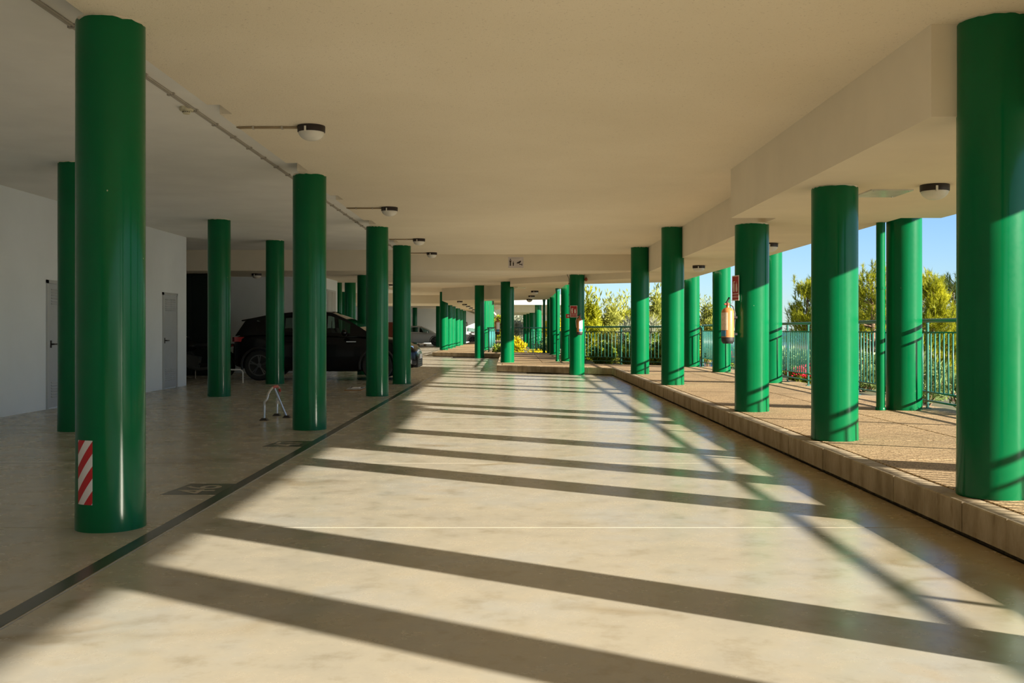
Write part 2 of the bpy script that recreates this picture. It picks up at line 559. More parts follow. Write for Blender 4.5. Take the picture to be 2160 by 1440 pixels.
def bay_number(txt, yc):
    bx = MB().prism([(-2.56, yc - 0.24), (-2.152, yc - 0.24), (-2.152, yc + 0.27), (-2.50, yc + 0.27)], 0.0, 0.0015).build('bay_number', 'number', floor)
    tag(bx, 'dark box painted round the bay number ' + txt)
    M = Matrix.Translation((-2.335, yc, 0.0022)) @ Matrix.Rotation(PI / 2, 4, 'Z')
    text_mesh('digits', txt, 0.40, M, 'digit', bx, 0.0004)


bay_number('46', 7.48)
bay_number('47', 10.45)

# ------------------------------------------------------------------ walkway: base, pavers, kerb stones
walk = struct_root('walkway')
INNER = [(2.62, -26), (2.63, 26.1), (-0.44, 28.25), (-0.48, 41.8), (-3.55, 44.4), (-3.6, 92)]
OUTER = [(-0.95, 92), (-0.95, 44.6), (2.15, 43.0), (2.15, 29.6), (5.32, 26.8), (5.32, -26)]
ins = 0.03
MB().prism([(2.66, -26), (2.66, 26.15), (-0.40, 28.30), (-0.44, 41.85), (-3.51, 44.45), (-3.56, 92)] + OUTER, -0.30, 0.16).build('walkway_base', 'dirt_shade', walk)
def zw(x):
    return 0.195 + max(0.0, x - 2.62) * 0.0145


# pavers, module 1: two lanes of slabs behind the kerb row
py = -25.0
k = 0
while py < 26.0:
    L = 1.28 if py > -2.6 else 5.6
    for (x0, x1) in ((2.785, 4.05), (4.06, 5.32)):
        y1 = min(py + L - 0.008, 26.05)
        pv_ = MB().bbox(x0, x1, py, y1, 0.10, Z_WALK + (0.0008 if (k % 2) else 0.0), 0.004)
        pv_.v = [(x, y, z + (zw(x) - Z_WALK if z > 0.15 else 0)) for (x, y, z) in pv_.v]
        pv_.build('paver', 'paver', walk)
        k += 1
    py += L
# junction and the further walkways
MB().prism([(2.79, 26.06), (5.32, 26.06), (5.32, 26.8), (2.15, 29.6), (2.15, 30.2), (-0.28, 30.2), (-0.28, 28.42)], 0.10, Z_WALK).build('paver', 'paver', walk)
for y in np.arange(30.21, 41.6, 2.0):
    y1 = min(y + 1.99, 41.9)
    MB().bbox(-0.30, 0.92, y, y1, 0.10, Z_WALK, 0.004).build('paver', 'paver', walk)
    MB().bbox(0.93, 2.15, y, y1, 0.10, Z_WALK, 0.004).build('paver', 'paver', walk)
MB().prism([(-0.30, 41.95), (2.15, 41.95), (2.15, 43.0), (-0.95, 44.6), (-0.95, 46.5), (-3.38, 46.5), (-3.38, 44.5)], 0.10, Z_WALK).build('paver', 'paver', walk)
for y in np.arange(46.52, 91, 4.0):
    MB().bbox(-3.40, -0.95, y, y + 3.98, 0.10, Z_WALK, 0.004).build('paver', 'paver', walk)


def kerb_run(p0, p1, L=0.52, w=0.15, first=0.0):
    p0, p1 = Vector(p0), Vector(p1)
    d = (p1 - p0)
    n = max(1, round(d.length / L))
    ang = math.atan2(d.y, d.x)
    st = d.length / n
    for i in range(n):
        jz = random.uniform(-0.0015, 0.0015)
        jx = random.uniform(-0.004, 0.004)
        o = MB().bbox(0.002, st - 0.004, -w, 0.0, 0.02, 0.195 + jz, 0.007)
        # dark undercut foot
        ob = o.build('kerb_stone', 'kerb', walk)
        q = p0 + d * (i / n)
        nrm = Vector((math.cos(ang + PI / 2), math.sin(ang + PI / 2)))
        ob.location = (q.x + nrm.x * jx, q.y + nrm.y * jx, 0)
        ob.rotation_euler = (0, 0, ang)


kerb_run((2.62, -26), (2.62, -2), 4.0)
kerb_run((2.62, -2), (2.63, 26.1))
kerb_run((2.63, 26.1), (-0.44, 28.25), 0.75)
kerb_run((-0.44, 28.25), (-0.48, 41.8), 1.0)
kerb_run((-0.48, 41.8), (-3.55, 44.4), 1.0)
kerb_run((-3.55, 44.4), (-3.6, 60), 2.0)

# ------------------------------------------------------------------ ceilings
roof = struct_root('roof')
tag(MB().prism([(-13.8, -26), (5.9, -26), (5.9, 6.08), (6.55, 6.08), (6.55, 11.6), (5.9, 11.6), (5.9, 26.6), (2.8, 29.2), (2.8, 43.2), (-0.3, 45.6),
                (-0.3, 92.5), (-13.8, 92.5)], Z_BAY, 3.55).build('roof_slab', 'plaster_l', roof), 'pale smooth ceiling over the parking bays')
ceiling = struct_root('ceiling')
XE = -2.53
edge = [(XE, -26)]
for (ya, yb, dp) in ((2.3, 2.66, .107), (8.26, 8.62, .107), (11.15, 11.72, .13), (13.85, 14.3, .107), (17.0, 17.6, .13), (20.8, 21.3, .107)):
    edge += [(XE, ya), (XE + dp, ya + 0.0), (XE + dp, yb), (XE, yb)]
edge.append((XE, 24.9))
MB().prism(edge + [(5.85, 24.9), (5.85, -26)], Z_CEIL, Z_BAY + 0.02).build('lane_ceiling', 'stucco', ceiling)
MB().prism([(-5.65, 31.0), (2.75, 31.0), (2.75, 43.1), (-0.35, 45.5), (-0.35, 54), (-5.65, 54)], Z_CEIL, Z_BAY + 0.02).build('lane_ceiling', 'stucco', ceiling)
MB().prism([(-8.8, 60), (-0.35, 60), (-0.35, 92.4), (-8.8, 92.4)], Z_CEIL, Z_BAY + 0.02).build('lane_ceiling', 'stucco', ceiling)
beam = struct_root('cross_beam')
MB().prism([(-13.7, 24.75), (4.4, 24.75), (4.4, 27.0), (1.6, 28.9), (1.6, 31.0), (-13.7, 31.0)], Z_BEAM, Z_BAY + 0.01).build('beam_body', 'plaster', beam)
tag(MB().box(-7.0, 2.6, 26.72, 26.745, Z_BEAM - 0.004, Z_BEAM + 0.01).build('joint_light_strip', 'label_white', beam), 'pale strip painted as sunlight through the expansion joint')  # light strip colour stands in for sunlight coming through the joint gap
beam2 = struct_root('cross_beam')
MB().prism([(-13.7, 54), (-1.6, 54), (-1.6, 60), (-13.7, 60)], 2.62, Z_BAY + 0.01).build('beam_body', 'plaster', beam2)
soffit = struct_root('walkway_soffit')
tag(soffit, 'lowered smooth plaster soffit stepping along above the walkway')
MB().prism([(3.10, -26), (4.53, -26), (4.53, 6.08), (5.0, 6.08), (5.0, 11.6), (4.53, 11.6), (4.53, 27.2), (2.05, 28.4), (1.55, 28.9), (1.55, 43.2),
            (-1.45, 45.3), (-1.45, 92), (-3.15, 92), (-3.15, 44.85), (-0.10, 41.4), (-0.05, 28.45), (3.08, 25.3), (3.08, 11.6), (2.55, 11.6), (2.56, 6.08), (3.10, 6.08)],
           Z_SOF, Z_CEIL + 0.01).build('soffit_body', 'plaster', soffit)

# ------------------------------------------------------------------ walls
wl = struct('wall_left', MB().box(-7.25, -7.0, -26, 21.4, 0, Z_BAY + .02).box(-10.6, -7.25, 21.15, 21.4, 0, Z_BAY + .02), 'wall')
struct('wall_rear_blocker', MB().box(-7.25, 5.3, -26.25, -26.0, 0, Z_BAY + .02), 'wall')  # unseen end wall, added to cut fill light from behind the camera
struct('wall_far_left', MB().box(-10.85, -10.6, 21.15, 28, 0, Z_BAY + .02), 'wall')
wb = struct('wall_back', MB().box(-10.6, -5.28, 27.6, 30.1, 0, Z_BAY + .02), 'wall')
struct('wall_side', MB().box(-13.8, -13.55, 30, 92, 0, Z_BAY + .02), 'wall')
we = struct('wall_end', MB().box(-13.6, -2.6, 88.0, 88.3, 0, Z_BAY + .02), 'wall')
MB().box(-6.55, -6.25, 87.95, 88.0, 1.35, 1.95).build('notice_frame', 'black', we)
MB().box(-6.5, -6.3, 87.94, 87.95, 1.42, 1.88).build('notice_sheet', 'label_white', we)
MB().box(-4.35, -3.95, 87.95, 88.0, 1.25, 1.85).build('notice_frame', 'black', we)
MB().box(-4.28, -4.02, 87.94, 87.95, 1.33, 1.77).build('notice_sheet', 'label_white', we)
# panel door on the return of the back wall
d3 = struct_root('door_3')
MB().box(-5.28, -5.262, 28.35, 29.75, 0.0, 2.35).build('door_frame', 'door_frame', d3)
MB().box(-5.262, -5.25, 28.42, 29.03, 0.03, 2.30).build('door_leaf', 'grey_box', d3)
MB().box(-5.262, -5.25, 29.06, 29.68, 0.03, 2.30).build('door_leaf', 'grey_box', d3)
MB().box(-5.25, -5.235, 28.96, 29.0, 1.15, 1.45).build('door_handle', 'black', d3)
MB().box(-5.25, -5.246, 29.15, 29.55, 1.62, 1.72).build('notice', 'notice', d3)
MB().box(-5.25, -5.246, 29.3, 29.45, 1.42, 1.52).build('notice', 'notice', d3)


def louver_door(name, y0, y1, h, handle_y):
    d = struct_root(name)
    fr = MB().box(-7.0, -6.975, y0, y0 + 0.05, 0, h).box(-7.0, -6.975, y1 - 0.05, y1, 0, h).box(-7.0, -6.975, y0, y1, h - 0.05, h)
    fr.build('door_frame', 'door_frame', d)
    leaf = MB().box(-7.0, -6.985, y0 + 0.055, y1 - 0.055, 0.02, h - 0.055).build('door_leaf', 'door', d)
    mid = (y0 + y1) / 2
    for (za, n) in ((h - 0.37, 6), (0.17, 6)):
        for (ya, yb) in ((y0 + 0.14, mid - 0.03), (mid + 0.03, y1 - 0.14)):
            for i in range(n):
                z = za + i * 0.043
                MB().add([(-6.985, ya, z), (-6.985, yb, z), (-6.972, yb, z + 0.008), (-6.972, ya, z + 0.008), (-6.985, ya, z + 0.028), (-6.985, yb, z + 0.028)],
                         [(0, 1, 2, 3), (3, 2, 5, 4), (0, 3, 4), (1, 5, 2)]).build('louver', 'door', leaf)
    hd = MB().tube([(-6.985, handle_y, 0.98), (-6.93, handle_y, 0.98)], 0.011, 8)
    hd.tube([(-6.935, handle_y, 0.98), (-6.935, handle_y + 0.12, 0.98)], 0.010, 8)
    hd.obox((-6.982, handle_y, 0.98), (0.006, 0.045, 0.11))
    hd.build('door_handle', 'black', leaf)


louver_door('door_1', 14.95, 15.82, 1.95, 15.08)
louver_door('door_2', 19.92, 20.78, 1.95, 20.02)

# dark storage doors beyond the end of the left wall
ds = thing('storage_cupboard', 'dark green metal cupboard doors in the recess behind the motorbike', 'cupboard', (-8.9, 26.3, 0))
MB().box(-1.68, 1.3, -0.3, 0.6, 0.0, 2.64).build('carcass', 'dark_green', ds)
for i in range(4):
    x0 = -1.66 + i * 0.74
    df = MB().bbox(x0, x0 + 0.72, -0.33, -0.30, 0.05, 2.6, 0.004).build('door', 'dark_green', ds)
    MB().tube([(x0 + 0.66, -0.33, 1.0), (x0 + 0.66, -0.37, 1.0), (x0 + 0.66, -0.37, 1.2), (x0 + 0.66, -0.33, 1.2)], 0.008, 6).build('handle', 'black', df)
tag(MB().box(0.10, 0.175, -0.337, -0.331, 1.22, 1.51).build('notice', 'notice', ds), 'narrow pale notice')

# ------------------------------------------------------------------ columns
def column(x, y, z0, z1, r, label, group=None, seg=44):
    t = thing('column', label, 'column', (x, y, z0), 0, group)
    t['kind'] = 'thing'
    m = MB()
    h = z1 - z0
    zs = list(np.linspace(0, h - 0.04, 9))
    vs, fs = [], []
    rings = []
    for i, z in enumerate(zs):
        rings.append([(r + (0.004 if i == 0 else 0) + random.uniform(-0.0006, 0.0006), z) for _ in range(seg)])
    rings.append([(r, h - 0.008 - abs(random.gauss(0, 0.006))) for _ in range(seg)])
    rings.append([(r - 0.012, rings[-1][k_][1]) for k_ in range(seg)])
    for rg in rings:
        for k_, (rr, z) in enumerate(rg):
            a = 2 * PI * k_ / seg
            vs.append((rr * math.cos(a), rr * math.sin(a), z))
    for i in range(len(rings) - 1):
        for k_ in range(seg):
            k2 = (k_ + 1) % seg
            fs.append((i * seg + k_, i * seg + k2, (i + 1) * seg + k2, (i + 1) * seg + k_))
    m.add(vs, fs)
    m.build('shaft', 'green', t, True)
    MB().lathe([(r - 0.008, h - 0.05), (r - 0.006, h + 0.004)], seg=seg).build('plaster_collar', 'plaster', t, True)
    return t


BAYCOL = 'columns along the parking bays'
a1 = column(-2.446, 6.07, 0, Z_CEIL, R_L, 'thick green column carrying a red and white hazard strip', BAYCOL)
column(-2.446, 12.03, 0, Z_CEIL, R_L, 'green column standing just right of the folding parking barrier', BAYCOL)
column(-2.446, 18.07, 0, Z_CEIL, R_L, "green column in front of the black car's bonnet and front wheel", BAYCOL)
column(-2.446, 22.1, 0, Z_CEIL, R_L, "green column standing at the black car's front bumper", BAYCOL)
column(-5.20, 11.87, 0, Z_BAY, R_L, 'dark green column half hidden behind the hazard-striped column', BAYCOL)
column(-5.28, 17.95, 0, Z_BAY, R_L, 'dark green column between the motorbike and the black car', BAYCOL)
column(-5.26, 22.1, 0, Z_BAY, R_L, "dark green column beside the black car's rear wheel", BAYCOL)
INCOL = 'inner columns of the near walkway'
column(2.93, 3.07, Z_WALK, Z_CEIL, R_R, 'green walkway column beyond the right edge, casting a shadow stripe in the foreground', INCOL)
column(2.916, 6.03, Z_WALK, Z_CEIL, R_R, 'thickest sunlit green column at the right edge of the view', INCOL)
column(2.949, 9.10, Z_WALK, Z_SOF, R_R, 'sunlit green column beside the pale soffit access panel', INCOL)
c_ext = column(2.956, 12.27, Z_WALK, Z_SOF, R_R, 'sunlit green walkway column with the large copper extinguisher hung on it', INCOL)
column(2.93, 18.15, Z_WALK, Z_CEIL, R_R, 'tall sunlit green column, next one beyond the copper extinguisher', INCOL)
column(2.898, 22.54, Z_WALK, Z_CEIL, R_R, 'tall sunlit green walkway column in front of the vine-covered cross fence', INCOL)
OUTCOL = 'outer columns by the near fence'
column(4.78, 0.65, zw(4.78), Z_CEIL, R_R, 'outer green column behind the viewer casting the lowest shadow stripe', OUTCOL)
column(4.78, 6.2, zw(4.78), Z_CEIL, R_R, 'outer green column hidden past the right edge of the view', OUTCOL)
column(4.789, 12.16, zw(4.78), Z_CEIL, R_R, 'outer green column with a thin drainpipe running up beside it', OUTCOL)
column(4.752, 18.29, zw(4.78), Z_CEIL, R_R, 'outer green column just behind the column with the copper extinguisher', OUTCOL)
column(4.82, 22.9, zw(4.78), Z_CEIL, R_R, 'outer green column seen behind the hanging copper extinguisher', OUTCOL)
column(4.765, 26.4, Z_WALK, Z_CEIL, R_R, 'outer green column at the corner where the near fence turns', OUTCOL)
c_k = column(1.725, 26.45, 0, Z_BEAM, R_L, 'green column standing in the kerb with a small extinguisher and red sign', 'columns at the kerb corners')
column(-1.37, 41.9, 0, Z_CEIL, R_L, 'far green column standing in the second kerb across the lane', 'columns at the kerb corners')
column(-0.14, 30.4, Z_WALK, Z_BEAM, R_R, 'dark-topped green column at the left end of the middle walkway')
MID = 'outer columns of the middle walkway'
column(1.75, 31.5, Z_WALK, Z_CEIL, R_R, 'bright green column right behind the one in the kerb', MID)
column(1.72, 40.0, Z_WALK, Z_CEIL, R_R, 'bright green column between two drainpipes on the middle walkway', MID)
column(1.70, 42.7, Z_WALK, Z_CEIL, R_R, 'bright green column at the far end of the middle walkway', MID)
FAR = 'inner columns of the far walkway'
ordn = ['first', 'second', 'third', 'fourth', 'fifth', 'last']
for i, yy in enumerate((49.0, 52.7, 55.6, 60.4, 64.0, 68.2)):
    column(-3.35, yy, Z_WALK, Z_CEIL if i == 0 else Z_SOF, R_R, ordn[i] + ' column of the sunlit row of six on the far walkway', FAR, 28)
for i, yy in enumerate((48.5, 55.7, 62.0)):
    column(-1.33, yy, Z_WALK, Z_CEIL, R_R, ('nearest', 'middle', 'farthest')[i] + ' outer column of the far walkway, behind the second kerb column', 'outer columns of the far walkway', 28)
BACK = 'dim columns deep in the parking'
column(-3.95, 26.7, 0, Z_BEAM, R_L, "dark green column behind the black car's bonnet", BACK, 28)
column(-5.85, 36.0, 0, Z_CEIL, R_L, "dark green column seen above the black car's windscreen", BACK, 28)
column(-6.45, 36.6, 0, Z_BAY, R_L, 'thin visible sliver of green column beside the grey panel door', BACK, 28)
column(-8.75, 52.0, 0, Z_BAY, R_L, 'deep dark green column above the roof of the black car', BACK, 28)
column(-8.2, 84.0, 0, Z_CEIL, R_L, 'small dark green column in front of the far white wall', BACK, 28)
column(-5.15, 70.0, 0, Z_CEIL, R_L, 'dark green column just left of the sunlit row of six', BACK, 28)

# hazard strip on the first column
def curved_strip(cx, cy, r, a0, a1, z0, z1, name, mat, parent, vrep, n=10):
    vs, fs, uvs = [], [], []
    for i in range(n + 1):
        a = a0 + (a1 - a0) * i / n
        for z in (z0, z1):
            for rr in (r, r + 0.003):
                vs.append((cx + rr * math.cos(a), cy + rr * math.sin(a), z))
    for i in range(n):
        b0, b1 = i * 4, (i + 1) * 4
        fs += [(b0 + 1, b1 + 1, b1 + 3, b0 + 3), (b0 + 3, b1 + 3, b1 + 2, b0 + 2), (b0, b1, b1 + 1, b0 + 1)]
    fs += [(0, 1, 3, 2), (n * 4 + 2, n * 4 + 3, n * 4 + 1, n * 4)]
    me = bpy.data.meshes.new(name)
    me.from_pydata(vs, [], fs)
    uv = me.uv_layers.new(name='UVMap')
    arc = abs(a1 - a0) * r
    per = vrep
    for lp in me.loops:
        vi = lp.vertex_index
        i = vi // 4
        u = i / n * arc
        v_ = vs[vi][2] - z0
        uv.data[lp.index].uv = (u / per, v_ / per * 0.72)
    me.update()
    return obj(name, me, mat, parent)


view_a = math.atan2(-6.07, 2.446)
curved_strip(0, 0, R_L + 0.001, view_a - math.radians(62), view_a - math.radians(30), 0.165, 0.545, 'hazard_strip', 'hazard', a1, 0.105)

# ------------------------------------------------------------------ drainpipes
def drainpipe(x, y, top, label):
    t = thing('drainpipe', label, 'drainpipe', (x, y, Z_WALK), 0, 'green drainpipes')
    h = top - Z_WALK
    MB().lathe([(0.052, 0), (0.052, h)], seg=16).build('pipe', 'green', t, True)
    MB().lathe([(0.060, 0), (0.062, 0.05), (0.056, 0.06)], seg=16).build('foot_socket', 'green', t, True)
    MB().lathe([(0.058, h * 0.62), (0.060, h * 0.62 + 0.03)], seg=16).build('pipe_clip', 'green', t, True)
    MB().lathe([(0.056, h - 0.10), (0.066, h - 0.06), (0.068, h - 0.002)], seg=16).build('top_socket', 'fence', t, True)


drainpipe(4.48, 12.1, Z_SOF + 0.1, 'green drainpipe close beside the near outer column')
drainpipe(1.43, 31.3, Z_SOF, 'bright green drainpipe on the middle walkway, the nearer of two')
drainpipe(1.38, 42.85, Z_SOF, 'pale green drainpipe at the end of the middle walkway fence')

# ------------------------------------------------------------------ lamps
def lamp(x, y, z, label, group, conduit_x=None, s=1.0):
    t = thing('ceiling_lamp', label, 'ceiling lamp', (x, y, z), 0, group)
    R = 0.127 * s
    MB().lathe([(R * 0.98, 0), (R, -0.008), (R * 0.985, -0.056), (R * 0.90, -0.060)], seg=28).build('lamp_base', 'black', t, True)
    prof = [(R * 0.93, -0.054)]
    for i in range(1, 9):
        a = PI / 2 * i / 8
        prof.append((max(0.002, R * 0.93 * math.cos(a)), -0.054 - 0.082 * math.sin(a)))
    MB().lathe(prof, seg=28, cap=False).build('lamp_dome', 'dome', t, True)
    MB().obox((-R * 0.25, -R * 0.96, -0.046), (0.018, 0.012, 0.05)).build('lamp_clip', 'dome', t)
    if conduit_x is not None:
        dx = conduit_x - x
        MB().tube([(-R * 0.95, 0, -0.014), (dx + 0.09, 0, -0.014), (dx + 0.03, 0.02, -0.012), (dx, 0.03, -0.0)], 0.011, 8).build('conduit', 'conduit', t, True)
        for f in (0.25, 0.72):
            MB().obox((-R + (dx + R) * f, 0, -0.014), (0.018, 0.034, 0.028)).build('conduit_clip', 'conduit_grey', t)


LANE = 'lane ceiling lamps'
lamp(-1.84, 9.13, Z_CEIL, 'nearest round lamp on the lane ceiling with a tan conduit', LANE, XE)
lamp(-1.87, 15.2, Z_CEIL, 'second round lamp along the lane ceiling with conduit', LANE, XE)
lamp(-1.91, 20.45, Z_CEIL, 'third round lamp along the lane ceiling', LANE, XE)
lamp(-1.94, 24.1, Z_CEIL, 'fourth round lamp, just before the cross beam', LANE, XE)
WL = 'walkway soffit lamps'
lamp(3.80, 8.95, Z_SOF, 'largest round soffit lamp over the near walkway', WL)
lamp(3.88, 15.0, Z_SOF, 'round soffit lamp half hidden behind the extinguisher column', WL)
lamp(3.79, 20.2, Z_SOF, 'round soffit lamp between the two tall walkway columns and the outer row', WL)
for i, (x, y) in enumerate(((0.76, 33.3), (0.745, 38.0), (0.74, 42.3))):
    lamp(x, y, Z_SOF, ('nearest', 'middle', 'farthest')[i] + ' of three soffit lamps over the middle walkway', WL)
for i, (x, y) in enumerate(((-2.37, 45.2), (-2.40, 50.5), (-2.40, 54.3), (-2.43, 58.7), (-2.45, 64.0))):
    lamp(x, y, Z_SOF, ('first', 'second', 'third', 'fourth', 'fifth')[i] + ' in the row of soffit lamps over the far walkway', WL)
lamp(-6.67, 26.0, Z_BEAM, "round lamp above the rear of the black car", 'bay lamps')
lamp(-5.03, 41.0, Z_CEIL, 'tiny round lamp far back between two bay columns', 'bay lamps')

# long conduit and smoke detector over the bays
cd = thing('ceiling_conduit', 'long thin conduit clipped along the edge of the bay ceiling', 'conduit', (-2.85, 2.0, Z_BAY))
for dx in (-0.012, 0.012):
    MB().tube([(dx, -4, -0.012), (dx, 22.7, -0.012)], 0.009, 6).build('pipe', 'conduit_grey', cd, True)
yy = -3.6
while yy < 22.5:
    MB().obox((0, yy, -0.012), (0.06, 0.03, 0.028)).build('clip', 'conduit_grey', cd)
    yy += 0.62
sd = thing('smoke_detector', 'small ivory smoke detector on the bay ceiling conduit', 'smoke detector', (-2.9, 8.87, Z_BAY))
MB().lathe([(0.062, 0), (0.062, -0.022), (0.056, -0.034)], seg=20).build('base', 'ivory', sd, True)
MB().lathe([(0.034, -0.034), (0.034, -0.052), (0.028, -0.060)], seg=16).build('sensor_head', 'ivory', sd, True)
for i in range(5):
    a = -PI / 2 + (i - 2) * 0.5
    MB().obox((0.034 * math.cos(a), 0.034 * math.sin(a), -0.045), (0.007, 0.007, 0.008)).build('vent', 'black', sd)

# soffit access panels
def access_panel(x0, x1, y0, y1, label):
    t = thing('access_panel', label, 'panel', ((x0 + x1) / 2, (y0 + y1) / 2, Z_SOF), 0, 'soffit access panels')
    hx, hy = (x1 - x0) / 2, (y1 - y0) / 2
    MB().box(-hx, hx, -hy, hy, -0.012, 0).build('cover', 'panel', t)
    for sx in (-1, 1):
        for sy in (-1, 1):
            MB().lathe([(0.008, -0.016), (0.008, -0.012)], (sx * (hx - .03), sy * (hy - .03), 0), 8).build('screw', 'steel', t)


access_panel(3.33, 3.72, 9.22, 9.70, 'pale rectangular access panel in the near walkway soffit')
access_panel(0.05, 0.42, 30.6, 31.3, 'pale access panel in the middle walkway soffit')

# ------------------------------------------------------------------ fences
bal_cache = {}


def fence(p0, p1, label, post_at, base=Z_WALK, sp=0.122, top_h=1.10):
    p0, p1 = Vector(p0), Vector(p1)
    d = p1 - p0
    L = d.length
    t = thing('fence', label, 'fence', (p0.x, p0.y, base), math.atan2(d.y, d.x), 'green railings')
    MB().tube([(-0.03, 0, top_h - 0.022), (L + 0.03, 0, top_h - 0.022)], 0.024, 12).build('handrail', 'fence', t, True)
    MB().box(0, L, -0.018, 0.018, 0.927, 0.944).build('upper_rail', 'fence', t)
    MB().box(0, L, -0.018, 0.018, 0.196, 0.214).build('lower_rail', 'fence', t)
    MB().box(0, L, -0.012, 0.012, 0.085, 0.105).build('bottom_rail', 'fence', t)
    pm = MB().box(-0.026, 0.026, -0.009, 0.009, 0, 1.045).box(-0.014, 0.014, -0.016, 0.016, 1.04, 1.065).box(-0.04, 0.04, -0.035, 0.035, 0, 0.01).mesh('post')
    pm.materials.append(MAT['baluster'])
    for s in post_at:
        o = bpy.data.objects.new('post', pm)
        COL.objects.link(o)
        o.parent = t
        o.location = (s, 0, 0)
    if 'b' not in bal_cache:
        bm_ = MB().tube([(0, 0, 0.214), (0, 0, 0.928)], 0.0105, 8).mesh('baluster')
        bm_.materials.append(MAT['baluster'])
        bm_.polygons.foreach_set('use_smooth', [len(p.vertices) == 4 for p in bm_.polygons])
        bal_cache['b'] = bm_
    s = sp * 0.5
    while s < L:
        if all(abs(s - q) > 0.045 for q in post_at):
            o = bpy.data.objects.new('baluster', bal_cache['b'])
            COL.objects.link(o)
            o.parent = t
            o.location = (s, 0, 0)
        s += sp
    return t


fence((5.12, 26.75), (5.12, 0.0), 'long green railing along the outer edge of the near walkway', [26.75 - q for q in (2.4, 4.87, 7.33, 9.8, 12.27, 14.74, 17.2, 18.5, 21.0, 23.5, 26.65)], base=0.231)
fence((2.1, 29.45), (5.08, 26.85), 'green railing crossing the end of the near walkway before the vines', [0.06, 1.36, 2.85, 4.0])
fence((2.05, 42.9), (2.05, 29.5), 'green railing along the outer edge of the middle walkway', [0.05, 2.6, 5.2, 7.8, 10.4, 13.3])
fence((-1.08, 44.4), (1.95, 43.0), 'green railing crossing the end of the middle walkway before yellow shrubs', [0.05, 2.2, 3.2])
fence((-1.02, 60.0), (-1.05, 44.5), 'far green railing receding along the far walkway', [0.1, 2.6, 5.2, 7.8, 10.4, 13.0, 15.4])

# ------------------------------------------------------------------ extinguishers and signs
def extinguisher(loc, s, label, label_dir, lab_mat, bracket_dir):
    t = thing('fire_extinguisher', label, 'fire extinguisher', loc, 0, 'fire extinguishers')
    R, hb = 0.078 * s, 0.33 * s
    MB().lathe([(R, 0.07 * s), (R, 0.07 * s + hb), (R * 0.94, 0.088 * s + hb), (R * 0.66, 0.112 * s + hb), (R * 0.30, 0.124 * s + hb), (R * 0.26, 0.145 * s + hb)], seg=28).build('cylinder_body', 'copper', t, True)
    MB().lathe([(R * 0.75, 0), (R * 0.98, 0.025 * s), (R * 1.03, 0.04 * s), (R * 1.03, 0.078 * s), (R, 0.08 * s)], seg=28).build('rubber_boot', 'boot', t, True)
    zt = 0.145 * s + hb
    v = MB().lathe([(0.016 * s, zt - 0.005), (0.022 * s, zt), (0.022 * s, zt + 0.03 * s), (0.014 * s, zt + 0.04 * s)], seg=12)
    v.tube([(0, 0, zt + 0.02 * s), (-0.045 * s, -0.01, zt + 0.02 * s)], 0.011 * s, 8)
    v.build('valve', 'rust', t, True)
    MB().tube([(-0.02 * s, 0, zt + 0.03 * s), (0.005 * s, 0, zt + 0.075 * s), (0.02 * s, 0, zt + 0.105 * s)], 0.012 * s, 8).build('lever', 'boot', t, True)
    ring = [(0.045 * s + 0.02 * s * math.cos(a), 0, zt + 0.05 * s + 0.02 * s * math.sin(a)) for a in np.linspace(0, 2 * PI, 15)]
    MB().tube(ring, 0.0025 * s, 5).build('pin_ring', 'steel', t)
    a = math.atan2(label_dir[1], label_dir[0])
    curved_strip(0, 0, R + 0.0005, a - 0.8, a + 0.8, 0.17 * s, 0.07 * s + hb * 0.97, 'paper_label', lab_mat, t, 0.3)
    curved_strip(0, 0, R + 0.001, a - 0.75, a + 0.45, 0.09 * s, 0.165 * s, 'blue_label', 'blue', t, 0.3)
    hz = zt + 0.02 * s
    hx = 1 if s == 0.97 else -1
    MB().tube([(hx * q[0] * s, (0.05 if hx > 0 else 0) - 0.02 * s, hz - q[1] * s) for q in ((0.03, 0), (0.075, 0.03), (0.10, 0.12), (0.09, 0.25), (0.085, 0.30))], 0.008 * s, 7).build('hose', 'boot' if hx > 0 else 'hose', t, True)
    bd = Vector((bracket_dir[0], bracket_dir[1], 0)).normalized()
    for z in (0.12 * s, hb):
        MB().obox(bd * (R + 0.02) + Vector((0, 0, z)), (0.06, 0.06, 0.025)).build('bracket', 'boot', t)
    return t


extinguisher((2.956 - 0.325, 12.14, 1.03), 0.97, 'large copper-red extinguisher hanging on the left side of a walkway column', (-0.85, -0.55), 'label', (1, 0.4))
extinguisher((1.725 + 0.05, 26.45 - 0.305, 1.06), 0.98, 'sunlit extinguisher with white label on the column in the kerb', (0.55, -0.85), 'label_white', (-0.1, 1))
extinguisher((-0.14 - 0.30, 30.28, 1.05), 0.95, 'far extinguisher on the left side of the dark-topped column', (0.3, -0.95), 'label_white', (1, 0.3))


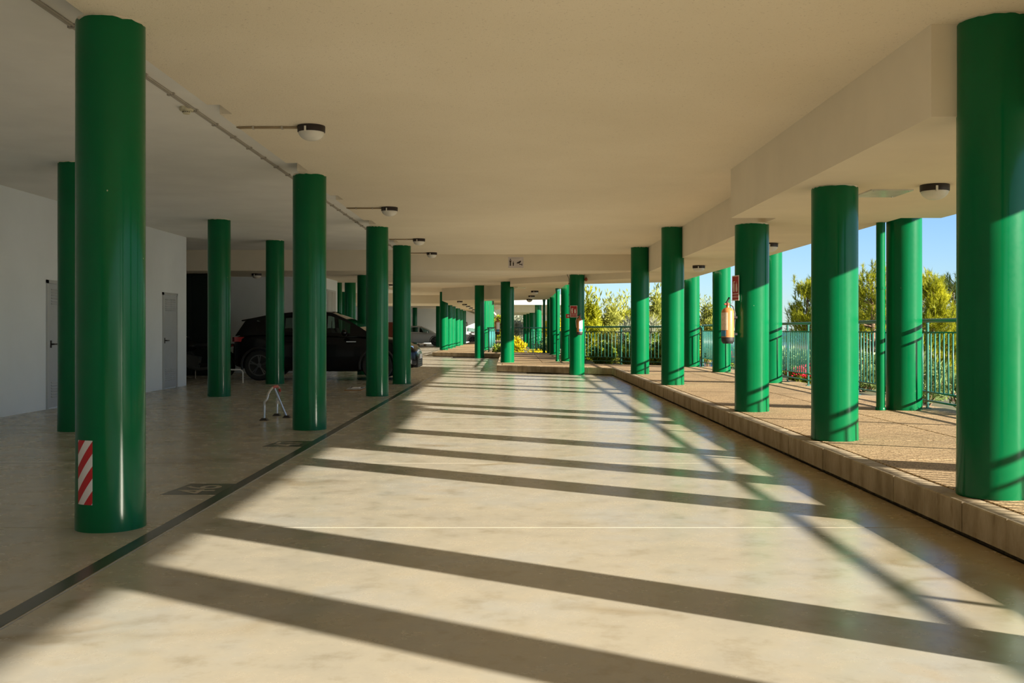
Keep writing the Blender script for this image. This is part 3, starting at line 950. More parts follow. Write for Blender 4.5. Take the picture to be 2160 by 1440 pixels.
def ext_sign(loc, nrm, label, w=0.21, h=0.31):
    """flat red plate with pictograms, normal nrm (in plan)"""
    a = math.atan2(nrm[1], nrm[0]) + PI / 2
    t = thing('extinguisher_sign', label, 'sign', loc, a, 'extinguisher signs')
    # local: x right, z up, facing -y
    MB().box(-w / 2, w / 2, -0.002, 0.002, -h / 2, h / 2).build('plate', 'sign_white', t)
    MB().box(-w / 2 + .014, w / 2 - .014, -0.004, -0.002, -h / 2 + 0.09, h / 2 - .014).build('red_field', 'sign_red', t)
    MB().box(-w / 2 + .014, w / 2 - .014, -0.004, -0.002, -h / 2 + .014, -h / 2 + 0.078).build('red_field', 'sign_red', t)
    pg = MB()
    z0 = -h / 2 + 0.11
    pg.box(-0.062, -0.022, -0.0055, -0.004, z0, z0 + 0.095)
    pg.box(-0.052, -0.032, -0.0055, -0.004, z0 + 0.095, z0 + 0.115)
    pg.box(-0.056, -0.010, -0.0055, -0.004, z0 + 0.118, z0 + 0.130)
    pg.box(-0.072, -0.066, -0.0055, -0.004, z0 + 0.05, z0 + 0.122)
    pg.build('extinguisher_pictogram', 'sign_white', t)
    fl = []
    for (x, z) in ((0.020, 0), (0.062, 0), (0.072, 0.03), (0.060, 0.075), (0.066, 0.10), (0.048, 0.085), (0.050, 0.13), (0.030, 0.09), (0.022, 0.105), (0.014, 0.04)):
        fl.append((x, z0 + z))
    n = len(fl)
    MB().add([(x, -0.0055, z) for x, z in fl], [tuple(range(n))]).build('flame_pictogram', 'sign_white', t)
    M = Matrix.Translation((0, -0.0048, -h / 2 + 0.046)) @ Matrix.Rotation(PI / 2, 4, 'X')
    text_mesh('lettering', 'EXTINTOR', 0.036, M, 'sign_white', t, 0.0006)
    return t


an = math.radians(190)
ext_sign((2.956 + (R_R + 0.006) * math.cos(an), 12.27 + (R_R + 0.006) * math.sin(an), 1.71), (math.cos(an), math.sin(an)), 'red extinguisher sign seen edge-on above the large copper extinguisher')
an = math.radians(-118)
ext_sign((1.725 + (R_L + 0.006) * math.cos(an), 26.45 + (R_L + 0.006) * math.sin(an), 1.68), (math.cos(an), math.sin(an)), 'red extinguisher sign on the column standing in the kerb')
# alarm button, bell and wiring on the kerb column
ab = thing('alarm_button', 'small red alarm button box on the side of the kerb column', 'alarm button', (1.725 - 0.235, 26.43, 1.56))
MB().bbox(-0.06, 0.034, -0.05, 0.05, -0.055, 0.055, 0.008).build('box', 'red', ab)
MB().obox((0, -0.052, 0), (0.05, 0.006, 0.05)).build('window', 'sign_white', ab)
bl = thing('alarm_bell', 'small red alarm bell high on the kerb column', 'alarm bell', (1.725 + 0.225, 26.40, 2.53))
MB().lathe([(0.05, 0), (0.052, 0.02), (0.03, 0.045), (0.004, 0.05)], seg=18, M=Matrix.Rotation(PI / 2, 3, 'Y')).build('gong', 'rust', bl, True)
MB().obox((-0.01, 0, 0), (0.03, 0.05, 0.05)).build('bell_base', 'rust', bl)
cw = thing('alarm_cable', 'thin dark cable running down the kerb column to the red alarm button', 'cable', (1.725 - 0.215, 26.40, 1.62))
MB().tube([(0.0, 0, 0), (0.0, 0, 0.93), (-0.03, -0.02, 1.0), (-0.05, -0.05, 1.04)], 0.008, 6).build('wire', 'boot', cw, True)
for z in (0.2, 0.5, 0.8):
    MB().obox((0, 0, z), (0.03, 0.03, 0.02)).build('clip', 'boot', cw)

# camera warning sign on the cross beam
cs = thing('cctv_sign', 'pale sign with person, child and camera symbols on the cross beam', 'sign', (0.095, 24.75, 2.87))
MB().box(-0.19, 0.19, -0.006, 0, -0.135, 0.135).build('plate', 'sign_lilac', cs)
pg = MB()
pg.sphere((-0.135, -0.007, 0.075), 0.016, 10, 6, (1, 0.15, 1))
pg.add([(-0.163, -0.008, 0.05), (-0.107, -0.008, 0.05), (-0.118, -0.008, 0.0), (-0.118, -0.008, -0.085), (-0.152, -0.008, -0.085), (-0.152, -0.008, 0.0)], [(0, 5, 4, 3, 2, 1)])
pg.build('person_symbol', 'black', cs)
pg = MB()
pg.sphere((-0.062, -0.007, 0.012), 0.012, 10, 6, (1, 0.15, 1))
pg.add([(-0.078, -0.008, -0.005), (-0.046, -0.008, -0.005), (-0.050, -0.008, -0.085), (-0.074, -0.008, -0.085)], [(0, 3, 2, 1)])
pg.build('child_symbol', 'black', cs)
pg = MB()
pg.add([(0.02, -0.008, -0.005), (0.115, -0.008, 0.045), (0.135, -0.008, 0.030), (0.10, -0.008, -0.022), (0.045, -0.008, -0.03)], [(0, 4, 3, 2, 1)])
pg.add([(0.022, -0.008, -0.012), (0.03, -0.008, -0.012), (0.03, -0.008, -0.035), (0.022, -0.008, -0.035)], [(0, 3, 2, 1)])
pg.add([(0.085, -0.008, -0.035), (0.145, -0.008, -0.045), (0.145, -0.008, -0.06), (0.085, -0.008, -0.06)], [(0, 3, 2, 1)])
pg.add([(0.145, -0.008, -0.03), (0.16, -0.008, -0.03), (0.16, -0.008, -0.08), (0.145, -0.008, -0.08)], [(0, 3, 2, 1)])
pg.build('camera_symbol', 'black', cs)
MB().add([(-0.12, -0.008, 0.105), (0.10, -0.008, 0.105), (0.10, -0.008, 0.098), (-0.12, -0.008, 0.098)], [(0, 3, 2, 1)]).build('lettering_line', 'notice', cs)

# small camera box above the dark-topped column
cb = thing('security_camera', 'small pale security camera fixed beside the top of the dark-topped column', 'camera', (0.11, 30.1, 2.60))
MB().bbox(-0.06, 0.06, -0.12, 0.08, -0.14, 0.0, 0.01).build('housing', 'ivory', cb)
MB().lathe([(0.03, 0), (0.032, 0.02)], (0, -0.12, -0.07), 12, Matrix.Rotation(PI / 2, 3, 'X')).build('lens', 'black', cb)
MB().obox((0, 0, 0.03), (0.03, 0.03, 0.06)).build('bracket', 'ivory', cb)

# ------------------------------------------------------------------ parking barriers
def barrier(loc, label):
    t = thing('parking_barrier', label, 'parking barrier', loc, 0, 'parking barriers')
    pts = []
    hw = 0.36
    for i in range(21):
        s = i / 20
        if s < 0.3:
            pts.append((0.02 * s, -hw, 0.012 + 0.27 * s / 0.3))
        elif s > 0.7:
            pts.append((0.02 * (1 - s), hw, 0.012 + 0.27 * (1 - s) / 0.3))
        else:
            a = PI * (s - 0.3) / 0.4
            pts.append((0.04 + 0.02 * math.sin(a), -hw * math.cos(a), 0.282 + 0.145 * math.sin(a) ** 0.8))
    MB().tube(pts, 0.016, 10).build('hoop', 'steel', t, True)
    MB().tube([(0.05, -0.02, 0.42), (0.20, 0.05, 0.02)], 0.015, 8).build('strut', 'steel', t, True)
    MB().tube([pts[9], pts[10], pts[11]], 0.02, 10).build('hinge_sleeve', 'red', t, True)
    MB().tube([pts[12], pts[13]], 0.02, 10).build('hinge_sleeve', 'red', t, True)
    for p in ((0, -hw), (0, hw), (0.21, 0.05)):
        MB().add([(p[0] - .055, p[1] - .05, 0), (p[0] + .055, p[1] - .05, 0), (p[0] + .055, p[1] + .05, 0), (p[0] - .055, p[1] + .05, 0),
                  (p[0] - .028, p[1] - .025, .032), (p[0] + .028, p[1] - .025, .032), (p[0] + .028, p[1] + .025, .032), (p[0] - .028, p[1] + .025, .032)],
                 [(3, 2, 1, 0), (4, 5, 6, 7), (0, 1, 5, 4), (1, 2, 6, 5), (2, 3, 7, 6), (3, 0, 4, 7)]).build('foot', 'boot', t)
    pl = MB().obox((0.03, hw - 0.02, 0.19), (0.03, 0.035, 0.04))
    pl.tube([(0.03, hw - 0.03, 0.21), (0.03, hw - 0.03, 0.235), (0.03, hw - 0.01, 0.235), (0.03, hw - 0.01, 0.21)], 0.004, 6)
    pl.build('padlock', 'chrome', t)


barrier((-3.28, 13.53, 0), 'upright steel fold-down parking barrier with three black feet')
fb = thing('folded_barrier', 'folded parking barrier lying flat on the floor near a bay column', 'parking barrier', (-3.12, 19.85, 0))
MB().bbox(-0.17, 0.17, -0.35, 0.35, 0, 0.02, 0.008).build('base_plate', 'wood', fb)
MB().tube([(-0.12, -0.33, 0.032), (0.12, -0.33, 0.032), (0.14, 0.3, 0.032), (-0.14, 0.3, 0.032), (-0.12, -0.33, 0.032)], 0.012, 8).build('folded_frame', 'steel', fb, True)
MB().bbox(-0.07, 0.09, -0.12, 0.12, 0.02, 0.05, 0.01).build('lock_cover', 'plate', fb)
hp = thing('bike_hoop', 'low pale tubular hoop standing beside the motorbike', 'bike hoop', (-6.42, 22.35, 0))
pts = [(-0.38, 0, 0), (-0.38, 0, 0.22)] + [(-0.30 - 0.08 * math.cos(a), 0, 0.22 + 0.08 * math.sin(a)) for a in np.linspace(0.2, PI / 2, 5)]
pts += [(0.30 + 0.08 * math.sin(a), 0, 0.22 + 0.08 * math.cos(a)) for a in np.linspace(0, PI / 2 - 0.2, 5)] + [(0.38, 0, 0.22), (0.38, 0, 0)]
MB().tube(pts, 0.017, 8).build('tube', 'plate', hp, True)
for sx in (-0.38, 0.38):
    MB().lathe([(0.045, 0), (0.045, 0.008)], (sx, 0, 0), 12).build('foot_plate', 'steel', hp)

# ------------------------------------------------------------------ cars
def build_car(label, loc, rz, paint, P, group=None, plate_front=True):
    """P: dict L, W, H, lower stations, greenhouse stations"""
    t = thing('car', label, 'car', loc, rz, group)
    hw = P['W'] / 2
    m = MB()
    st = P['lower']
    sec_n = None
    vs, fs = [], []
    for (x, wf, zl, zt) in st:
        w = hw * wf
        hgt = zt - zl
        half = [(0, zl), (0.80 * w, zl), (0.95 * w, zl + 0.06 * hgt), (0.995 * w, zl + 0.22 * hgt), (1.0 * w, zl + 0.45 * hgt), (0.985 * w, zl + 0.68 * hgt),
                (0.965 * w, zl + 0.86 * hgt), (0.90 * w, zl + 0.965 * hgt), (0.76 * w, zt), (0.4 * w, zt + 0.02), (0, zt + 0.025)]
        ring = half + [(-y, z) for (y, z) in half[-2:0:-1]]
        sec_n = len(ring)
        vs += [(x, y, z) for (y, z) in ring]
    for i in range(len(st) - 1):
        for k_ in range(sec_n):
            k2 = (k_ + 1) % sec_n
            fs.append((i * sec_n + k_, i * sec_n + k2, (i + 1) * sec_n + k2, (i + 1) * sec_n + k_))
    fs.append(tuple(range(sec_n - 1, -1, -1)))
    fs.append(tuple((len(st) - 1) * sec_n + k_ for k_ in range(sec_n)))
    m.add(vs, fs)
    body = m.build('body', paint, t, True)

    # greenhouse
    gh = P['house']       # (x, belt z, roof z)

    def interp(x, col):
        for i in range(len(gh) - 1):
            if gh[i][0] <= x <= gh[i + 1][0]:
                f = (x - gh[i][0]) / (gh[i + 1][0] - gh[i][0])
                return gh[i][col] * (1 - f) + gh[i + 1][col] * f
        return gh[-1][col]

    xs = sorted(set([q[0] for q in gh] + P['pillars']))
    bw, rw = hw * 0.93, hw * 0.70

    def side_pt(x, tt, s):
        zb, zr = interp(x, 1), interp(x, 2)
        full = (zr - zb) / max(1e-3, (P['H'] - zb))
        w = bw + (rw - bw) * min(1, full) * tt
        return (x, s * w, zb + (zr - zb) * tt)

    gm = MB()
    T = [0, 0.14, 0.84, 1.0]
    x_r0, x_r1 = P['roof']
    wins = P['windows']

    def in_win(x):
        return any(a < x < b for a, b in wins)
    for i in range(len(xs) - 1):
        xa, xb = xs[i], xs[i + 1]
        xm = (xa + xb) / 2
        for s in (-1, 1):
            for j in range(3):
                if j == 1 and in_win(xm):
                    continue
                q = [side_pt(xa, T[j], s), side_pt(xb, T[j], s), side_pt(xb, T[j + 1], s), side_pt(xa, T[j + 1], s)]
                gm.add(q, [(0, 1, 2, 3)] if s < 0 else [(3, 2, 1, 0)])
        # roof strips
        if x_r0 - 1e-6 <= xa and xb <= x_r1 + 1e-6:
            pa, pb = side_pt(xa, 1, 1), side_pt(xb, 1, 1)
            cr = 0.025
            ya, yb = pa[1], pb[1]
            prof = [(-1, 0), (-0.6, .8), (0, 1), (0.6, .8), (1, 0)]
            va = [(xa, ya * u, pa[2] + cr * v) for u, v in prof]
            vb = [(xb, yb * u, pb[2] + cr * v) for u, v in prof]
            gm.add(va + vb, [(k_, 5 + k_, 6 + k_, 1 + k_) for k_ in range(4)])
    hs = gm.build('cabin_shell', paint, t, True)
    for (a, b) in wins:
        xx = [x for x in xs if a - 1e-6 <= x <= b + 1e-6]
        for s in (-1, 1):
            w_ = MB()
            for i in range(len(xx) - 1):
                q = [side_pt(xx[i], T[1], s), side_pt(xx[i + 1], T[1], s), side_pt(xx[i + 1], T[2], s), side_pt(xx[i], T[2], s)]
                w_.add(q, [(0, 1, 2, 3)])
            w_.build('side_window', 'glass', t)
    for (nm, xa, xb) in (('rear_window', gh[0][0], x_r0), ('windscreen', x_r1, gh[-1][0])):
        xx = [x for x in xs if xa - 1e-6 <= x <= xb + 1e-6]
        w_ = MB()
        for i in range(len(xx) - 1):
            pa, pb = side_pt(xx[i], 1, 1), side_pt(xx[i + 1], 1, 1)
            w_.add([(xx[i], -pa[1], pa[2]), (xx[i], 0, pa[2] + 0.02), (xx[i], pa[1], pa[2]), (xx[i + 1], -pb[1], pb[2]), (xx[i + 1], 0, pb[2] + 0.02), (xx[i + 1], pb[1], pb[2])],
                   [(0, 3, 4, 1), (1, 4, 5, 2)])
        w_.build(nm, 'glass', t, True)
    # interior
    for sx in P['seats']:
        for s in (-0.38, 0.38):
            MB().add([(sx - 0.10, s - .24, 0.8), (sx + 0.08, s - .24, 0.8), (sx + 0.08, s + .24, 0.8), (sx - 0.10, s + .24, 0.8),
                      (sx - 0.26, s - .2, 1.22), (sx - 0.14, s - .2, 1.24), (sx - 0.14, s + .2, 1.24), (sx - 0.26, s + .2, 1.22)],
                     [(0, 1, 5, 4), (1, 2, 6, 5), (2, 3, 7, 6), (3, 0, 4, 7), (4, 5, 6, 7)]).build('seat', 'seat', t)
    # wheels
    R = P['wheel_r']
    for wx in P['axles']:
        for s in (-1, 1):
            MX = Matrix.Rotation(PI / 2, 3, 'X')
            yc = s * (hw - 0.115)
            prof = [(R * 0.66, -0.11), (R * 0.93, -0.115), (R, -0.09), (R, 0.09), (R * 0.93, 0.115), (R * 0.66, 0.11)]
            wh = MB().lathe(prof, (wx, yc, R), 32, MX, cap=True).build('wheel', 'tyre', t, True)
            rim = MB()
            face = yc + s * 0.108
            rim.lathe([(R * 0.66, -0.012), (R * 0.70, 0.012), (R * 0.62, 0.010)], (wx, face, R), 28, Matrix.Rotation(-s * PI / 2, 3, 'X'), cap=False)
            for k_ in range(5):
                a = 2 * PI * k_ / 5 + 0.3
                for da in (-0.12, 0.12):
                    p0 = Vector((wx + 0.05 * math.cos(a), face + s * 0.012, R + 0.05 * math.sin(a)))
                    p1 = Vector((wx + R * 0.66 * math.cos(a + da), face + s * 0.004, R + R * 0.66 * math.sin(a + da)))
                    rim.tube([p0, p1], 0.016, 5)
            rim.lathe([(0.055, 0), (0.05, 0.015), (0.01, 0.02)], (wx, face + s * 0.004, R), 14, Matrix.Rotation(-s * PI / 2, 3, 'X'))
            rim.build('rim', 'rim', wh, True)
            # wheel arch lip
            arc = [(wx + (R + 0.055) * math.cos(a), s * (hw * 0.985), R + (R + 0.055) * math.sin(a)) for a in np.linspace(-0.25, PI + 0.25, 22)]
            MB().tube(arc, 0.028, 7).build('wheel_arch', 'boot' if paint == 'black_paint' else 'boot', t, True)
    # lights, mirrors, plates, handles
    xf, xr = st[-1][0], st[0][0]
    for s in (-1, 1):
        MB().add([(P['hl'][0], s * hw * 0.90, P['hl'][1]), (P['hl'][0] + 0.22, s * hw * 0.72, P['hl'][1] - 0.03), (P['hl'][0] + 0.24, s * hw * 0.72, P['hl'][1] - 0.13), (P['hl'][0] + 0.03, s * hw * 0.93, P['hl'][1] - 0.12),
                  (P['hl'][0] - 0.05, s * hw * 0.7, P['hl'][1] - 0.06)],
                 [(0, 1, 2, 3), (0, 4, 1), (1, 4, 2), (2, 4, 3), (3, 4, 0)]).build('headlight', 'lens', t)
        MB().obox((P['tl'][0], s * hw * 0.82, P['tl'][1]), (0.26, 0.26, 0.11), Matrix.Rotation(-s * 0.45, 3, 'Z')).build('tail_light', 'lens_red', t)
        mx = P['mirror']
        mi = MB().sphere((mx[0], s * (hw + 0.10), mx[1]), 0.1, 12, 8, (0.7, 1.05, 0.8)).build('wing_mirror', paint, t, True)
        MB().tube([(mx[0] + 0.02, s * (hw * 0.9), mx[1] - 0.06), (mx[0], s * (hw + 0.06), mx[1] - 0.03)], 0.02, 7).build('mirror_arm', 'boot', mi)
        for hx in P['handles']:
            MB().obox((hx[0], s * (hw * 0.985), hx[1]), (0.2, 0.03, 0.028)).build('door_handle', paint, t)
    MB().bbox(xf - 0.10, xf + 0.004, -0.62, 0.62, 0.30, 0.56, 0.01).build('front_grille', 'boot', t)
    for i in range(4):
        MB().box(xf, xf + 0.014, -0.55, 0.55, 0.335 + i * 0.055, 0.35 + i * 0.055).build('grille_bar', 'rim', t)
    MB().box(xf + 0.01, xf + 0.03, -0.26, 0.26, 0.50, 0.61).build('licence_plate', 'plate', t)
    MB().box(xr - 0.02, xr + 0.02, -0.26, 0.26, 0.62, 0.73).build('licence_plate', 'plate', t)
    return t


SUV = dict(L=4.4, W=1.84, H=1.64,
           lower=[(-2.19, .70, .42, .80), (-2.12, .86, .34, 1.02), (-1.95, .96, .28, 1.09), (-1.55, .99, .24, 1.10), (-0.8, 1.0, .22, 1.08), (0, 1.0, .21, 1.06), (0.7, 1.0, .21, 1.05),
                  (1.15, .995, .22, 1.03), (1.6, .975, .24, .97), (1.9, .94, .26, .89), (2.08, .86, .29, .80), (2.17, .74, .33, .70), (2.2, .62, .37, .62)],
           house=[(-2.08, 1.05, 1.06), (-1.88, 1.07, 1.40), (-1.78, 1.07, 1.46), (-1.3, 1.08, 1.56), (-0.7, 1.07, 1.62), (-0.15, 1.06, 1.635), (0.15, 1.055, 1.61), (0.5, 1.05, 1.46), (0.85, 1.04, 1.26), (1.2, 1.02, 1.04)],
           pillars=[-1.6, -1.02, -0.92, -0.02, 0.08, 0.62], roof=(-1.88, 0.15),
           windows=[(-1.6, -1.02), (-0.92, -0.02), (0.08, 0.62)],
           seats=[-0.75, 0.25], wheel_r=0.36, axles=(-1.50, 1.27), hl=(1.88, 0.84), tl=(-2.02, 0.97), mirror=(0.52, 1.13), handles=[(-0.78, .93), (0.0, .93)])
blk = build_car('black compact car parked sideways behind the bay columns', (-4.45, 24.35, 0), 0.0, 'black_paint', SUV, 'parked cars')
MB().add([(-1.70, -0.58, 1.485), (-1.70, 0.58, 1.485), (-2.02, 0.56, 1.425), (-2.02, -0.56, 1.425), (-1.72, -0.58, 1.45), (-1.72, 0.58, 1.45), (-2.0, 0.56, 1.40), (-2.0, -0.56, 1.40)],
         [(0, 1, 2, 3), (7, 6, 5, 4), (3, 2, 6, 7), (0, 3, 7, 4), (1, 5, 6, 2)]).build('rear_spoiler', 'black_paint', blk)
for s_ in (-1, 1):
    MB().box(0.55, 0.78, s_ * 0.912 - 0.006, s_ * 0.912 + 0.006, 0.905, 0.925).build('wing_badge', 'chrome', blk)
HATCH = dict(L=4.3, W=1.78, H=1.47,
             lower=[(-2.13, .70, .40, .72), (-2.05, .86, .32, .92), (-1.9, .96, .26, .98), (-1.5, .99, .22, 1.0), (-0.8, 1.0, .20, .98), (0, 1.0, .19, .95), (0.7, 1.0, .19, .92),
                    (1.15, .995, .20, .88), (1.6, .975, .22, .82), (1.9, .92, .24, .74), (2.05, .82, .27, .66), (2.13, .66, .30, .56)],
             house=[(-2.0, .95, .96), (-1.75, .97, 1.22), (-1.3, .97, 1.40), (-0.7, .96, 1.46), (-0.1, .945, 1.47), (0.2, .935, 1.44), (0.6, .92, 1.28), (0.95, .90, 1.10), (1.25, .88, .89)],
             pillars=[-1.5, -0.85, -0.78, 0.02, 0.1, 0.85], roof=(-1.75, 0.2),
             windows=[(-1.5, -0.85), (-0.78, 0.02), (0.1, 0.85)],
             seats=[-0.65, 0.3], wheel_r=0.33, axles=(-1.32, 1.30), hl=(1.8, 0.70), tl=(-1.95, 0.88), mirror=(0.72, 1.0), handles=[(-0.62, .83), (0.18, .83)])
build_car('silver car parked far back in front of the white wall', (-7.15, 76.5, 0), 0.0, 'silver_paint', HATCH, 'parked cars')
build_car('distant silver car half hidden beyond the row of six columns', (-4.6, 84.0, 0), PI, 'silver_paint', HATCH, 'parked cars')

# red-brown cabinet and pallet seen deep between the columns
rc = thing('red_cabinet', 'small red-brown cabinet far back between two bay columns', 'cabinet', (-9.0, 74.0, 0))
MB().bbox(-0.5, 0.5, -0.3, 0.3, 0, 1.75, 0.01).build('body', 'rust', rc)
MB().bbox(-0.46, -0.01, -0.32, -0.30, 0.1, 1.68, 0.004).build('door', 'rust', rc)
MB().bbox(0.01, 0.46, -0.32, -0.30, 0.1, 1.68, 0.004).build('door', 'rust', rc)
pt = thing('wooden_pallet', 'low wooden pallet lying in front of the distant silver car', 'pallet', (-6.9, 73.2, 0))
for i in range(5):
    MB().box(-0.6, 0.6, -0.5 + i * 0.22, -0.38 + i * 0.22, 0.11, 0.135).build('slat', 'wood', pt)
for x in (-0.5, 0, 0.5):
    MB().box(x - 0.05, x + 0.05, -0.5, 0.5, 0, 0.11).build('bearer', 'wood', pt)

# ------------------------------------------------------------------ motorbike
mb_ = thing('motorbike', 'black motorbike on its stand in the recess past the left wall', 'motorbike', (-7.75, 24.3, 0), 0.0)
for wx, nm in ((-0.70, 'front_wheel'), (0.68, 'rear_wheel')):
    MX = Matrix.Rotation(PI / 2, 3, 'X')
    ww = MB().lathe([(0.22, -0.04), (0.28, -0.055), (0.31, -0.03), (0.31, 0.03), (0.28, 0.055), (0.22, 0.04)], (wx, 0, 0.31), 28, MX, cap=False).build(nm, 'tyre', mb_, True)
    r_ = MB().lathe([(0.21, -0.03), (0.225, 0.0), (0.21, 0.03)], (wx, 0, 0.31), 28, MX, cap=False)
    for k in range(10):
        a = 2 * PI * k / 10
        r_.tube([(wx, 0, 0.31), (wx + 0.215 * math.cos(a), 0, 0.31 + 0.215 * math.sin(a))], 0.007, 5)
    r_.lathe([(0.04, -0.05), (0.04, 0.05)], (wx, 0, 0.31), 12, MX)
    r_.build('rim', 'rim', ww, True)
for s in (-0.075, 0.075):
    MB().tube([(-0.70, s, 0.31), (-0.42, s, 0.92)], 0.021, 8).build('fork', 'chrome', mb_, True)
    MB().tube([(0.68, s, 0.31), (0.42, s, 0.72)], 0.026, 8).build('shock_absorber', 'chrome', mb_, True)
MB().tube([(-0.42, 0, 0.86), (-0.05, 0, 0.62), (0.1, 0, 0.36), (0.68, 0, 0.33)], 0.028, 8).build('frame', 'boot', mb_, True)
MB().tube([(-0.42, 0, 0.80), (-0.25, 0, 0.35), (0.1, 0, 0.28)], 0.024, 8).build('down_tube', 'boot', mb_, True)
MB().obox((-0.06, 0, 0.42), (0.36, 0.24, 0.30), Matrix.Rotation(0.2, 3, 'Y')).sphere((-0.16, 0, 0.52), 0.13, 14, 8).build('engine', 'rim', mb_, True)
MB().sphere((-0.18, 0, 0.80), 0.22, 18, 10, (1.25, 0.62, 0.62)).build('fuel_tank', 'black_paint', mb_, True)
MB().sphere((0.34, 0, 0.80), 0.2, 18, 10, (2.0, 0.75, 0.38)).build('saddle', 'seat', mb_, True)
MB().add([(0.35, -0.09, 0.80), (0.35, 0.09, 0.80), (0.95, 0.06, 0.86), (0.95, -0.06, 0.86), (0.35, -0.09, 0.70), (0.35, 0.09, 0.70), (0.85, 0.06, 0.74), (0.85, -0.06, 0.74)],
         [(0, 3, 2, 1), (4, 5, 6, 7), (0, 4, 7, 3), (1, 2, 6, 5), (3, 7, 6, 2), (0, 1, 5, 4)]).build('tail_fairing', 'black_paint', mb_)
MB().obox((0.93, 0, 0.82), (0.05, 0.12, 0.06)).build('tail_light', 'lens_red', mb_)
MB().sphere((-0.56, 0, 0.90), 0.10, 14, 8, (0.8, 1, 1)).build('headlight', 'lens', mb_, True)
MB().tube([(-0.30, -0.34, 1.02), (-0.38, -0.22, 1.03), (-0.42, 0, 0.97), (-0.38, 0.22, 1.03), (-0.30, 0.34, 1.02)], 0.013, 8).build('handlebar', 'chrome', mb_, True)
for s in (-1, 1):
    MB().tube([(-0.31, s * 0.34, 1.02), (-0.27, s * 0.42, 1.01)], 0.018, 8).build('grip', 'boot', mb_, True)
    mr = MB().tube([(-0.37, s * 0.24, 1.03), (-0.40, s * 0.30, 1.17)], 0.006, 6)
    mr.sphere((-0.40, s * 0.32, 1.20), 0.06, 12, 6, (0.25, 1, 0.65))
    mr.build('mirror', 'boot', mb_, True)
arc = [(-0.70 + 0.345 * math.cos(a), 0, 0.31 + 0.345 * math.sin(a)) for a in np.linspace(0.5, 2.4, 10)]
MB().tube(arc, 0.05, 8).build('front_mudguard', 'black_paint', mb_, True)
arc = [(0.68 + 0.36 * math.cos(a), 0, 0.31 + 0.36 * math.sin(a)) for a in np.linspace(0.2, 2.2, 10)]
MB().tube(arc, 0.05, 8).build('rear_mudguard', 'black_paint', mb_, True)
MB().tube([(-0.10, -0.13, 0.30), (0.15, -0.15, 0.24), (0.75, -0.16, 0.30)], 0.04, 10).build('exhaust', 'rim', mb_, True)
MB().tube([(0.05, -0.10, 0.26), (0.10, -0.24, 0.015)], 0.012, 6).build('kickstand', 'chrome', mb_, True)

# ------------------------------------------------------------------ outdoor ground, sea
def xb(y):
    pts_ = [(-60, 5.32), (26.8, 5.32), (29.6, 2.15), (43.0, 2.15), (44.6, -0.95), (92, -0.95), (400, -0.95)]
    for i in range(len(pts_) - 1):
        if pts_[i][0] <= y <= pts_[i + 1][0]:
            f = (y - pts_[i][0]) / (pts_[i + 1][0] - pts_[i][0])
            return pts_[i][1] * (1 - f) + pts_[i + 1][1] * f
    return 5.32


def terrain_z(x, y):
    d = x - xb(y) - 0.02
    z = 0.10
    if d > 1.0:
        z -= 0.16 * (d - 1.0)
    if d > 8:
        z -= 0.25 * (d - 8)
    z += 0.06 * math.sin(x * 1.3 + y * 0.7) * min(1, max(0, d))
    return max(z, -11.5)


ys = [-60, -30, -14, -8] + list(np.arange(-4, 26.8, 1.4)) + [26.8, 27.5, 28.2, 28.9, 29.6] + list(np.arange(31, 43, 1.5)) + [43.0, 43.8, 44.6] + list(np.arange(46, 92, 3)) + [92, 100, 120, 160, 220]
ds_ = [0, 0.4, 0.8, 1.4, 2, 3, 4, 5.5, 7, 9, 12, 16, 22, 30, 45, 70, 110]
tm = MB()
vs = []
for y in ys:
    for d in ds_:
        x = xb(y) + 0.01 + d
        vs.append((x, y, terrain_z(x, y)))
nd = len(ds_)
fs = [(i * nd + j, i * nd + j + 1, (i + 1) * nd + j + 1, (i + 1) * nd + j) for i in range(len(ys) - 1) for j in range(nd - 1)]
tm.add(vs, fs)
struct('ground', tm, 'soil', smooth=True)
struct('ground', MB().add([(-60, 92.6, -0.1), (6, 92.6, -0.1), (6, 99, 0.0), (-60, 99, 0.0), (6, 135, 4.2), (-60, 135, 4.2), (6, 150, 4.4), (-60, 150, 4.4), (6, 150, -12), (-60, 150, -12), (6, 92.6, -12), (6, 99, -12), (6, 135, -12)],
                          [(0, 1, 2, 3), (3, 2, 4, 5), (5, 4, 6, 7), (7, 6, 8, 9), (1, 10, 11, 2), (2, 11, 12, 4), (4, 12, 8, 6)]), 'soil')
struct('sea', MB().add([(-3000, -3000, -12), (3000, -3000, -12), (3000, 5000, -12), (-3000, 5000, -12)], [(0, 1, 2, 3)]), 'sea')


